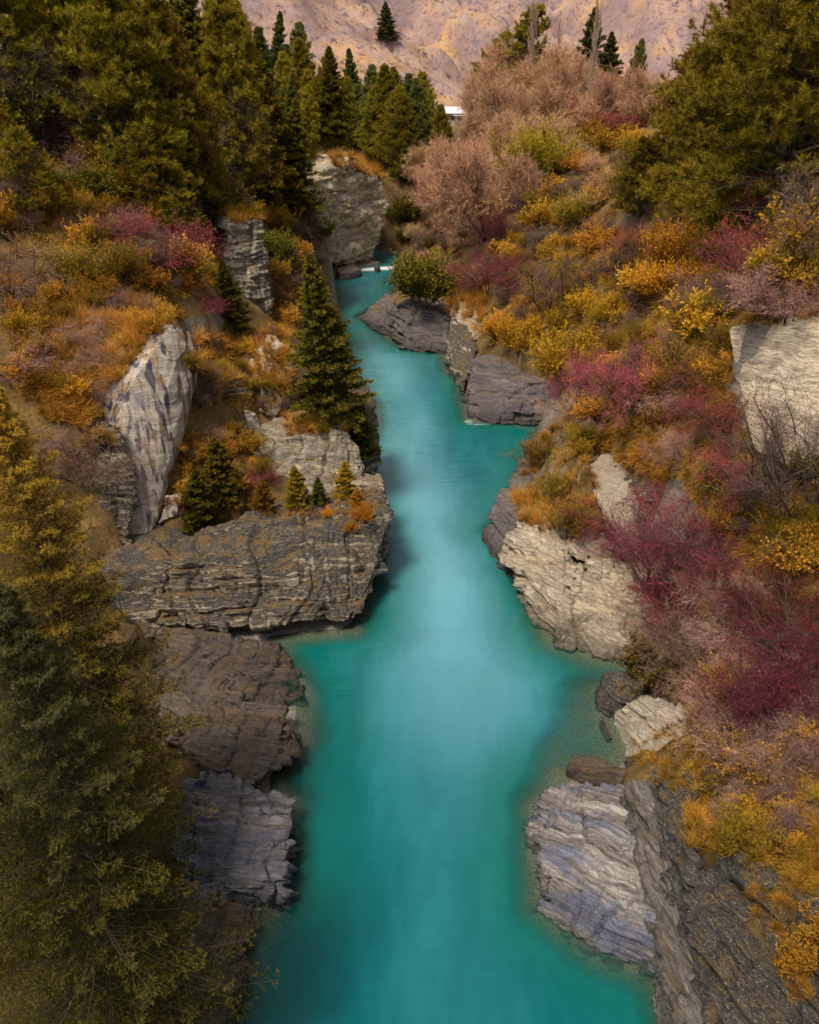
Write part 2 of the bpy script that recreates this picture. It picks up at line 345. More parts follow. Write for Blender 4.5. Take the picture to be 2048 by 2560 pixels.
mountain = link('mountain', mesh_np('mountain', np.c_[MP, MZ], MF, smooth=True, mats=[MTN])); tag(mountain, kind='structure')
# ------------------------------------------------------------------ rocks
Y, Z = atY, atZ
def strata(p, nrm, bed, amp, seed, thick):
    n, u, v = basis(bed)
    wob = fbm(p*.18+seed, 3)*.8
    s = p@n + wob; a = p@u + fbm(p*.3+seed+5, 2)*1.2; c = p@v + fbm(p*.3+seed+9, 2)*1.2
    tot = np.zeros(len(p))
    for th, A, ln in ((thick*2.6, .42, 4.2), (thick, .2, 2.2), (thick*.36, .085, 1.1), (thick*.15, .035, .6)):
        q = s/th; k = np.floor(q); f = q-k
        k = k.astype(np.int64)
        off = hsh(k, k*0+7)*ln
        cell = hsh(k+int(seed*13), np.floor((a+off)/ln), np.floor((c+off*.7)/ln))
        groove = np.exp(-(np.minimum(f, 1-f)/.10)**2)
        tot += A*((cell-.5)*1.5 - groove*.55)
    # joints across the beds: blocks stand proud of or behind one another, with open cracks between
    bl = np.zeros(len(p))
    for sp, A in ((thick*6, .30), (thick*2.6, .12)):
        qa, qc = (a+fbm(p*.5+seed, 2)*.5)/sp, (c+fbm(p*.5+seed+4, 2)*.5)/(sp*1.4); fa, fc = qa-np.floor(qa), qc-np.floor(qc)
        bl += A*(hsh(np.floor(qa), np.floor(qc), np.floor(s/(sp*.6))+int(seed*7))-.5)*1.4
        bl -= A*.9*np.exp(-(np.minimum(fa, 1-fa)*sp/.10)**2) + A*.6*np.exp(-(np.minimum(fc, 1-fc)*sp/.10)**2)
    tot = tot + bl*(.25 if thick > 1.1 else 1)
    side = 1 - .5*np.abs(nrm@n)
    return amp*(tot*side + .26*fbm(p*.8+seed+3, 4) + .05*fbm(p*4+seed, 3))
ROCKS = []
def rock(name, hulls, m, label, bed=(0, .1, 1), amp=1., voxel=.1, seed=1., thick=.5, cat='rock', group=None, sm=2):
    bm = bmesh.new()
    for h in hulls:
        vs = [bm.verts.new(q) for q in h]
        r = bmesh.ops.convex_hull(bm, input=vs)
        bmesh.ops.delete(bm, geom=list({e for e in r['geom_interior'] if isinstance(e, bmesh.types.BMVert)}), context='VERTS')
    bmesh.ops.recalc_face_normals(bm, faces=bm.faces)
    me = bpy.data.meshes.new('tmp'); bm.to_mesh(me); bm.free()
    o = bpy.data.objects.new('tmp', me); C.objects.link(o)
    md = o.modifiers.new('r', 'REMESH'); md.mode = 'VOXEL'; md.voxel_size = voxel
    if sm:
        ms = o.modifiers.new('s', 'SMOOTH'); ms.factor = .5; ms.iterations = sm
    ev = o.evaluated_get(bpy.context.evaluated_depsgraph_get()); me2 = bpy.data.meshes.new_from_object(ev)
    bpy.data.objects.remove(o)
    nv = len(me2.vertices); co = np.empty(nv*3, np.float32); me2.vertices.foreach_get('co', co); co = co.reshape(-1, 3).astype(float)
    no = np.empty(nv*3, np.float32); me2.vertex_normals.foreach_get('vector', no); no = no.reshape(-1, 3).astype(float)
    co += no*strata(co, no, bed, amp, seed, thick)[:, None]
    base = co.mean(0); base[2] = co[:, 2].min()
    me2.vertices.foreach_set('co', (co-base).astype(np.float32).ravel())
    me2.polygons.foreach_set('use_smooth', np.ones(len(me2.polygons), bool)); me2.materials.clear(); me2.materials.append(m); me2.name = name; me2.update()
    ob = link(name, me2, loc=base); tag(ob, label, cat, group); ROCKS.append(ob); return ob
def back(pts, dx, dy, dz=0):
    return list(pts) + [(x+dx, y+dy, z+dz) for x, y, z in pts]
def sink(pts, to=-1.6, keep=1.):
    c = np.mean(pts, 0); return list(pts) + [(c[0]+(x-c[0])*keep, c[1]+(y-c[1])*keep, to) for x, y, z in pts]

GREY = rock_mat('grey_schist', (.60, .49, .34), (.36, .285, .20), (.055, .045, .037), (-.05, .3, .95), .45, 1., .6, .9)
SLAB = rock_mat('wet_brown_schist', (.23, .175, .14), (.105, .076, .06), (.022, .02, .018), (.1, .7, .7), .2, .35, .35, .6, rough=.5)
BLUE = rock_mat('blue_grey_schist', (.40, .385, .41), (.17, .155, .165), (.035, .03, .03), (.06, .75, .65), .25, .25, .3, .6, tint=(.17, .185, .27), rough=.45)
WHITE = rock_mat('pale_streaked_schist', (.60, .53, .43), (.50, .43, .35), (.30, .26, .22), (.15, .1, 1), .7, .1, .1, .3, stain=.95, contrast=.5)
PALE = rock_mat('pale_schist', (.86, .71, .50), (.70, .56, .39), (.11, .088, .07), (.28, .25, .95), .9, .5, .3, .95, contrast=.9)
CREAM = rock_mat('smooth_cream_schist', (.76, .64, .47), (.66, .54, .40), (.50, .42, .32), (.12, .1, 1), .8, .6, .2, .3, contrast=.22)
PURP = rock_mat('purple_grey_schist', (.32, .265, .26), (.155, .125, .125), (.03, .025, .026), (0, .25, 1), .3, .6, .4, .9, tint=(.13, .10, .125))
STRI = rock_mat('striated_blue_schist', (.50, .45, .41), (.20, .175, .16), (.04, .034, .03), (.45, .72, .5), .15, .1, .15, .5, tint=(.15, .18, .29), rough=.42, fine_s=.55)
FIN = rock_mat('dark_fin_schist', (.36, .32, .285), (.14, .12, .105), (.03, .026, .024), (.95, .2, .3), .2, .35, .3, .5, rough=.6)
DARK = rock_mat('dark_lichened_schist', (.22, .195, .175), (.10, .088, .08), (.03, .026, .024), (.6, .3, .75), .15, 1., .45, .7)
FAR = rock_mat('buff_schist', (.80, .66, .45), (.60, .48, .33), (.13, .105, .08), (-.28, .15, 1), .6, .5, .5, .9, fine_s=.6)
BUFF = rock_mat('layered_buff_schist', (.66, .55, .40), (.36, .295, .22), (.05, .042, .038), (.04, .1, 1), .5, .5, .5, .9)

# --- forest bank
rock('promontory', [
    sink([Y(400, 1400, 41), Y(640, 1415, 41), Y(890, 1450, 42), Y(955, 1400, 43.6), Y(985, 1275, 46.5), Y(960, 1215, 49), Y(800, 1225, 49), Y(640, 1275, 46), Y(480, 1340, 44)], 2.2) +
    [Z(385, 1560, 1.2), Z(640, 1562, 1.1), Z(800, 1556, 1.0), Z(893, 1548, .9), Y(935, 1480, 42.2), (-1.7, 46.5, 1.2), (-1.9, 50, .8), (-14.5, 46, 0), (-14, 50, 0)],
    [Z(380, 1592, -.8), Z(600, 1598, -.8), Z(720, 1560, -.8), (-4.6, 44, -.8), (-3, 50, -.8), (-14, 50, -1), Z(380, 1560, 1.6), Z(720, 1540, 1.4), (-4.6, 44, 1.6), (-3, 50, 1.2), (-14, 50, 2)],
    [Y(640, 1290, 45.5), Y(930, 1225, 48), Y(960, 1240, 48.3), Y(940, 1330, 45.6), Y(700, 1345, 44), Y(640, 1325, 44), (-9, 50, 4), (-3, 51, 4)]],
    GREY, 'broad layered rock promontory with dark lichened top, below the row of golden spruces', (-.05, .3, .95), 1.25, .095, 2., .5, 'rock outcrop')
rock('ledge_rock', [back([Y(690, 1070, 54.5), Y(850, 1055, 56), Y(895, 1095, 55), Y(918, 1165, 53), Y(900, 1235, 51), Y(790, 1250, 50), Y(700, 1245, 50), Y(665, 1160, 52)], -3, 5, -1),
                    [Y(905, 1180, 53), Y(955, 1180, 53), Y(978, 1260, 49.5), Y(930, 1250, 50), (-2.2, 54, 1), (-2.2, 50, 1), (-6, 55, 1), (-6, 50, 1)]], BUFF,
     'layered grey rock step topped by orange grass, behind the row of small golden spruces', (.1, .1, 1), 1.3, .085, 5., .38, 'rock outcrop')
rock('river_rock', [sink([Y(880, 950, 64), Y(915, 945, 65), Y(942, 1000, 62), Y(945, 1050, 59.6), Y(905, 1080, 57.5), Y(870, 1060, 58)], -1)], GREY,
     'dark rounded rock at the foot of the tall spruce beside the water', (0, .2, 1), .6, .1, 7., .35, 'rock')
rock('river_rock', [sink([Z(880, 1040, 3), Z(935, 1040, .8), Z(930, 1090, .6), Z(915, 1150, .8), Z(870, 1150, 3)], -1)], GREY,
     'low broken rock ledge between the ledge step and the water', (0, .2, 1), .6, .1, 8., .35, 'rock')
rock('streaked_cliff', [back([Y(430, 810, 50.8), Y(505, 835, 52.5), Y(500, 920, 52), Y(482, 1020, 51), Y(445, 1150, 49), Y(405, 1270, 46.5), Y(380, 1345, 44.8)], -8, 4) +
                        back([Y(370, 905, 49), Y(320, 970, 47.6), Y(290, 1080, 46.5), Y(300, 1250, 45), Y(330, 1350, 44.3)], -6, 5)], WHITE,
     'tall smooth pale cliff face streaked with black and rust stains', (.2, .1, 1), .26, .1, 11., 1.6, 'cliff', sm=4)
rock('side_cliff', [back([Y(300, 1060, 46), Y(255, 1130, 45.2), Y(250, 1230, 44.4), Y(255, 1330, 43.4), Y(330, 1370, 43.4), Y(345, 1250, 44.6), Y(320, 1120, 46)], -6, 4)], GREY,
     'overhanging grey layered rock wall between the foreground spruce and the streaked cliff', (.15, .1, 1), .9, .1, 13., .45, 'cliff')
rock('fallen_slab', [back([Y(415, 1240, 46.4), Y(455, 1235, 46.8), Y(445, 1290, 46), Y(395, 1310, 45.4)], -.3, 1.2, -.5)], WHITE,
     'tilted pale slab leaning at the foot of the streaked cliff', (.5, .1, 1), .3, .06, 15., .3, 'rock')
rock('rock_apron', [sink([Y(250, 1370, 42.6), Y(380, 1345, 43.8), Y(430, 1390, 42), Y(410, 1500, 40.6), Y(360, 1560, 39.6), Y(300, 1540, 39.4), Y(250, 1480, 40)], -1), sink([Y(300, 1325, 44.8), Y(400, 1300, 46), Y(490, 1345, 45.4), Y(430, 1410, 42.6), Y(300, 1410, 42.4)], 0)], GREY,
     'broken rock apron below the streaked cliff beside the foreground spruce', (.2, .1, 1), .5, .1, 16., .7, 'rock outcrop')
rock('rock_band', [back([Y(655, 905, 60.5), Y(720, 855, 62.5), Y(735, 930, 61.5), Y(720, 990, 60.5), Y(690, 1050, 58.6), Y(650, 1030, 58)], -3, 4)], WHITE,
     'upright pale-grey rock face below the orange grass ledge beside the tall spruce', (.9, .1, .5), .6, .09, 18., .5, 'cliff')
rock('rock_band', [back([Y(500, 1035, 55.5), Y(570, 1022, 57), Y(640, 1035, 57.5), Y(650, 1075, 56.6), Y(560, 1085, 55), Y(500, 1085, 54.4)], -2, 4, -.3)], WHITE,
     'low pale rock shelf above the dark green young spruces', (.1, .1, 1), .5, .09, 19., .35, 'rock outcrop')
rock('rock_band', [back([Y(490, 940, 57), Y(560, 925, 58), Y(640, 930, 60), Y(630, 985, 58.6), Y(540, 990, 57), Y(490, 980, 56)], -2, 4, -.3)], GREY,
     'dark mossy rock shelf between two orange grass ledges', (.1, .1, 1), .6, .1, 20., .35, 'rock outcrop')
rock('rock_pillar', [back([Y(570, 552, 75), Y(662, 548, 76.5), Y(668, 620, 76.5), Y(672, 700, 76.3), Y(676, 790, 75.5), Y(600, 800, 73.5), Y(560, 640, 74), Y(552, 720, 73.5)], -2, 5)], BUFF,
     'square layered rock pillar capped with orange grass above the river bend', (.04, .1, 1), 1.2, .11, 22., .4, 'rock pillar')
rock('far_cliff', [back([Y(800, 425, 152), Y(850, 395, 158), Y(905, 400, 168), Y(952, 440, 173), Y(962, 520, 172), Y(955, 610, 170), Y(925, 655, 164), Y(850, 668, 156), Y(800, 620, 150), Y(780, 520, 148)], -10, 8),
                   back([Y(760, 450, 140), Y(830, 440, 148), Y(850, 560, 152), Y(840, 660, 152), Y(780, 640, 142), Y(750, 560, 138)], -8, 8)], FAR,
     'tall rounded buff cliff with slanting beds at the far bend of the river', (-.28, .1, 1), 2.4, .27, 24., 1.1, 'cliff')
rock('shore_boulder', [sink([Y(840, 670, 152), Y(880, 660, 154), Y(905, 672, 151), Y(880, 682, 148), Y(850, 684, 147)], -1)], PURP, 'low grey boulders where the rapids start under the far cliff', (0, 0, 1), .5, .15, 25., .4)
rock('rapid_rock', [sink([Z(935, 664, .3), Z(944, 660, 1.6), Z(952, 672, .2), Z(938, 676, .2)], -1)], PURP, 'small pointed rock standing in the white rapids', (0, 0, 1), .3, .12, 26., .4)
# wet shelves under the foreground spruce
rock('wet_shelf', [sink([Z(360, 1560, 1.5), Z(560, 1592, .9), Z(690, 1596, .35), Z(755, 1690, .12), Z(768, 1740, .10), Z(560, 1780, .9), Z(380, 1800, 1.8)], -1.5)], SLAB,
     'dark wet flat rock shelf directly under the layered promontory', (.05, .7, .7), 1., .07, 31., .3, 'rock shelf')
rock('wet_shelf', [sink([Z(400, 1740, 2.0), Z(600, 1735, 1.3), Z(700, 1770, 1.4)], -1, .8) + [Z(772, 1850, 1.0), Z(740, 1800, 1.1), Z(700, 1905, 1.1), Z(632, 1968, 1.4), Z(560, 1890, 1.8), Z(440, 1850, 2.4), Z(690, 1880, -.6), Z(610, 1940, -.6), Z(420, 1900, -.6), Z(400, 1850, 2.4)]], SLAB,
     'brown wedge-shaped rock shelf with an undercut shadowed tip', (.25, .65, .7), 1.2, .07, 33., .35, 'rock shelf')
rock('wet_shelf', [sink([Z(455, 1965, 2.5), Z(520, 1915, 2.2), Z(580, 1940, 1.9), Z(640, 1985, 1.7), Z(738, 1988, 1.4), Z(732, 2080, 1.6), Z(712, 2200, 1.5), Z(655, 2235, 1.1), Z(460, 2250, 1.8), Z(420, 2100, 2.7)], -1.2, .94)], BLUE,
     'blue-grey layered rock shelf with bright bands halfway along the foreground spruce', (.06, .75, .65), 1.3, .06, 35., .3, 'rock shelf')
rock('wet_shelf', [sink([Z(430, 2225, 1.8), Z(560, 2235, 1.2), Z(642, 2250, .9), Z(640, 2300, .8), Z(600, 2390, .8), Z(570, 2500, .9), Z(550, 2640, 1), Z(430, 2640, 2)], -1.2, .95)], SLAB,
     'lowest dark rock shelf disappearing under the foreground spruce', (.1, .6, .75), .9, .06, 37., .3, 'rock shelf')
rock('loose_stone', [sink([Z(543, 1545, 1.6), Z(560, 1538, 1.9), Z(568, 1552, 1.6), Z(556, 1566, 1.3), Z(545, 1560, 1.3)], .8)], SLAB, 'small round brown stone lying at the foot of the promontory', (0, 0, 1), .1, .05, 38., .3, 'stone')

# --- berry-bush bank
rock('water_boulder', [sink([Y(1203, 1340, 51.5), Y(1225, 1262, 52.5), Y(1262, 1225, 53), Y(1330, 1225, 52), Y(1330, 1330, 48), Y(1290, 1440, 46), Y(1262, 1470, 46), Y(1225, 1420, 49)], -1.2)], PURP,
     'smooth rounded dark boulder at the water end of the pale rock block', (.6, .2, 1), .7, .085, 41., .5, 'boulder')
rock('pale_block', [sink([Y(1290, 1300, 47), Y(1380, 1330, 46), Y(1432, 1395, 43.2), Y(1395, 1480, 41.4), Y(1300, 1400, 46)], 1.5) + [Z(1388, 1598, .2), Z(1335, 1560, .2), Z(1296, 1490, .2), Z(1284, 1440, 1), Z(1388, 1600, -1), Z(1330, 1550, -1), Z(1296, 1490, -1), (12, 46, -1), (9, 49, -1)],
                    [Y(1440, 1395, 43), Y(1540, 1395, 42.6), Y(1680, 1470, 40.5), Y(1700, 1420, 43), Y(1410, 1500, 40.9), Z(1378, 1607, 0), Z(1500, 1640, 0), Z(1620, 1662, 0), Z(1700, 1650, 0), Z(1378, 1600, -1), Z(1620, 1655, -1), (14, 44, 0), (10, 46, 0), (15, 40, 2)]], PALE,
     'large cream layered rock block with a deep joint rising from the water', (.28, .2, .95), 1.6, .075, 43., .5, 'rock outcrop')
rock('block_shoulder', [back([Y(1300, 1300, 47.5), Y(1420, 1290, 47.5), Y(1540, 1330, 45.5), Y(1600, 1420, 42.8), Y(1440, 1400, 43.8)], 1, 4, -1.5)], PALE,
     'sloping pale shoulder with dark lichen above the cream layered block', (.28, .2, .95), .9, .09, 44., .4, 'rock outcrop')
rock('upper_slab', [back([Y(1462, 1165, 49), Y(1500, 1155, 49.6), Y(1560, 1180, 49), Y(1585, 1260, 46.5), Y(1540, 1300, 45.4), Y(1490, 1260, 46.8)], 3, 4),
                    back([Y(1500, 1250, 47), Y(1560, 1250, 46.8), Y(1630, 1350, 44), Y(1600, 1420, 42.6), Y(1540, 1390, 43.2), Y(1510, 1320, 45)], 3, 4)], CREAM,
     'smooth cream slab dropping between the grassy knoll and the big crimson bush', (-.5, .3, 1), .3, .085, 46., .9, 'cliff')
rock('upper_ledge', [back([Y(1455, 1170, 49.6), Y(1490, 1145, 51), Y(1560, 1160, 50), Y(1660, 1215, 47.5), Y(1680, 1260, 46), Y(1600, 1250, 47), Y(1500, 1200, 49)], 2, 4)], GREY,
     'rough grey ledge above the smooth cream slab', (-.3, .2, 1), .8, .09, 47., .3, 'rock outcrop')
rock('cream_cliff', [back([Y(1822, 820, 42), Y(1900, 800, 41), Y(2080, 780, 36), Y(2080, 1130, 33), Y(1960, 1165, 34.4), Y(1885, 1130, 36.8), Y(1845, 1000, 39.6)], 8, 5)], PALE,
     'big smooth cream cliff standing above the crimson bushes', (.1, .1, 1), .16, .12, 51., 2.6, 'cliff', sm=5)
rock('bank_rock', [sink([Y(1262, 1240, 55), Y(1296, 1160, 58.5), Y(1335, 1085, 64), Y(1420, 1085, 66), Y(1420, 1170, 58), Y(1350, 1250, 51.5)], -1)], PURP,
     'dark lichened rock bank under the olive broom that leans over the water', (.3, .2, 1), .9, .1, 49., .45, 'rock outcrop')
rock('mid_block', [sink([Y(1165, 985, 78.5), Y(1180, 895, 81), Y(1230, 890, 81), Y(1300, 925, 78.5), Y(1375, 950, 76), Y(1290, 960, 76.5)], 2) + [Z(1168, 1045, 0), Z(1240, 1060, 0), Z(1370, 1068, 0), Z(1168, 1045, -1), Z(1240, 1060, -1), Z(1370, 1068, -1), (14, 84, 0), (6, 84, 0)]], PURP,
     'squarish dark purple-grey rock with a white ripple at its foot', (.05, .1, 1), .8, .12, 53., .5, 'rock outcrop')
rock('mid_block', [sink([Y(1115, 885, 95), Y(1125, 800, 101), Y(1165, 790, 100), Y(1190, 880, 90), Y(1160, 960, 84), Y(1145, 930, 88)], -1)], GREY,
     'ragged grey cliff foot between the two dark river rocks', (.2, .1, 1), 1., .14, 55., .5, 'rock outcrop')
rock('mid_block', [sink([Z(955, 828, .3), Z(1010, 868, .3), Z(1125, 878, .4)], -1) + [Y(956, 780, 114), Y(1010, 757, 105.5), Y(1065, 768, 103.8), Y(1125, 797, 101.8), (9, 112, 3), (3, 120, 3.5), (2, 120, -1), (9, 112, -1)],
    sink([Z(897, 792, .3), Z(930, 760, 1.2), Z(975, 724, 2.2), Z(990, 770, 2.6), Z(965, 818, 1.2), Z(940, 812, .3)], -1)], PURP,
     'long low dark purple rock pointing into the river bend', (.15, .1, 1), 1., .14, 57., .5, 'rock outcrop')
rock('cliff_patch', [back([Y(1130, 740, 104), Y(1180, 770, 100), Y(1185, 850, 95), Y(1140, 830, 99), Y(1120, 790, 102)], 4, 4)], FAR,
     'small pale cliff patch under the orange grass tongue', (.2, .1, 1), .9, .14, 58., .5, 'cliff')
rock('cliff_patch', [back([Y(1310, 580, 112), Y(1350, 540, 114), Y(1385, 600, 108), Y(1370, 640, 106), Y(1330, 640, 107)], 4, 4)], FAR,
     'pale rock showing between dark bare shrubs high on the slope', (.1, .1, 1), .9, .16, 59., .4, 'cliff')
rock('cliff_patch', [back([Y(1440, 690, 92), Y(1530, 660, 92), Y(1560, 720, 86), Y(1500, 760, 84), Y(1440, 740, 87)], 4, 4)], FAR,
     'broken pale rock face behind the small dark tree on the slope', (.2, .1, 1), 1., .14, 60., .4, 'cliff')
rock('shore_boulder', [sink([Z(1500, 1690, 1), Z(1530, 1672, 1.9), Z(1600, 1680, 2.3), Z(1605, 1740, 1.8), Z(1515, 1772, .5), Z(1500, 1740, .5)], -1)], DARK,
     'grey angular boulder at the foot of the cream layered block', (.3, .2, 1), .5, .07, 61., .35, 'boulder')
rock('shore_slab', [sink([Z(1535, 1780, .6), Z(1560, 1760, 1.4), Z(1650, 1735, 3.0), Z(1750, 1790, 3.4), Z(1730, 1880, 2.2), Z(1660, 1930, .7), Z(1645, 1935, .2), Z(1590, 1870, .3)], -1)], CREAM,
     'cream slab sloping down to the little sand patch', (.6, .3, 1), .5, .065, 63., .5, 'boulder')
rock('shore_stone', [sink([Z(1410, 1920, .4), Z(1430, 1885, .7), Z(1500, 1893, .8), Z(1565, 1925, .8), Z(1550, 1962, .5), Z(1450, 1955, .3)], -.8)], SLAB,
     'low brown striped rock lying at the edge of the shallows', (.1, .3, 1), .4, .05, 65., .25)
rock('shore_stone', [sink([Z(1498, 1800, .15), Z(1510, 1796, .2), Z(1530, 1840, .2), Z(1520, 1846, .15)], -.6)], DARK, 'thin dark stone in the gravel shallows', (.1, .3, 1), .1, .05, 66., .25, 'stone')
rock('shore_stone', [sink([Z(1560, 1890, .4), Z(1600, 1885, .5), Z(1610, 1915, .4), Z(1570, 1920, .3)], -.6)], DARK, 'small grey stone beside the sand patch', (.1, .3, 1), .1, .05, 67., .25, 'stone')
rock('striated_rock', [sink([Z(1318, 2035, .2), Z(1345, 1995, .8), Z(1400, 1960, .9), Z(1480, 1960, 1.0), Z(1580, 1975, 1.2), Z(1645, 2150, 1.9), Z(1655, 2300, 1.6), Z(1650, 2410, .6), Z(1490, 2370, .15), Z(1352, 2270, .2), Z(1350, 2170, .9), Z(1332, 2130, .2)], -1.4)], STRI,
     'big flat blue and brown striped rock slab at the water edge', (.45, .72, .5), .85, .05, 71., .28, 'rock slab')
rock('fin_ridge', [sink([Z(1562, 1950, 2.6), Z(1640, 1935, 3.0), Z(1655, 2050, 3.1), Z(1650, 2200, 2.6), Z(1735, 2190, 3.4), Z(1680, 2460, 2.2), Z(1780, 2430, 3.0), Z(1700, 2640, 1.9), Z(1800, 2640, 2.8)], -1, .97)], FIN,
     'long narrow dark rock fin behind the striped slab', (.95, .2, .3), .9, .055, 73., .3, 'rock ridge')
rock('fin_ridge', [sink([Z(1640, 1925, 4.0), Z(1740, 1940, 5.0), Z(1740, 2180, 4.6), Z(1690, 2190, 4.0), Z(1680, 2050, 4.0)], 0, .97)], DARK,
     'mossy upper rock step with a pale edge under the orange grass', (.95, .2, .3), 1., .06, 75., .35, 'rock ridge')
rock('lichen_slope', [sink([Z(1730, 2160, 4.6), Z(1850, 2130, 5.6), Z(2070, 2250, 7.0), Z(2100, 2640, 5.6), Z(1780, 2640, 3.2), Z(1740, 2400, 3.6)], 0)], DARK,
     'broad dark rock slope speckled with pale lichen', (.6, .3, .75), 1., .06, 77., .35, 'rock slope')
sand = link('sand_patch', None) if False else None
sp_pts = [Z(1570, 1925, .38), Z(1610, 1905, .45), Z(1650, 1930, .55), Z(1645, 1960, .55), Z(1590, 1962, .45), Z(1560, 1955, .35)]
b = NB('pale_sand'); b_n = b.noise(b.coords(), 12, 4, .7)
SAND = b.out(b.principled(b.mix(b_n, (.36, .31, .27), (.46, .41, .36)), .9, b_n, .3, .03, .2))
rock('sand_patch', [sink(sp_pts, -.2)], SAND, None, (0, 0, 1), .12, .06, 81., 1.5, None)
ROCKS[-1]['kind'] = 'structure'

# the earth lies below the exposed rocks
_ex = [o for o in ROCKS if any(q in o.name for q in ('promontory', 'wet_shelf', 'pale_block', 'water_boulder', 'mid_block', 'shore', 'striated', 'fin_ridge', 'river_rock', 'ledge_rock', 'rock_band', 'fallen_slab', 'upper_slab', 'upper_ledge', 'block_shoulder', 'rock_apron', 'bank_rock', 'lichen_slope', 'rapid'))]
_V, _F, _n = [], [], 0
for o in _ex:
    me = o.data; k = len(me.vertices); co = np.empty(k*3, np.float32); me.vertices.foreach_get('co', co); _V.append(co.reshape(-1, 3)+np.array(o.location, np.float32))
    me.calc_loop_triangles(); t = np.empty(len(me.loop_triangles)*3, np.int32); me.loop_triangles.foreach_get('vertices', t); _F.append(t.reshape(-1, 3)+_n); _n += k
_bv = BVHTree.FromPolygons(np.concatenate(_V).tolist(), np.concatenate(_F).tolist(), all_triangles=True)
for i in np.nonzero((np.abs(GP[:, 0]) < 30) & (GP[:, 1] > 8) & (GP[:, 1] < 160) & (GZ > -.3))[0]:
    l = _bv.ray_cast(Vector((GP[i, 0], GP[i, 1], 60)), Vector((0, 0, -1)), 61)[0]
    if l is not None and GZ[i] > l.z-.35 and GZ[i] < l.z+3.0: GZ[i] = l.z-.35
terrain.data.vertices.foreach_set('co', np.c_[GP, GZ].astype(np.float32).ravel()); terrain.data.update()
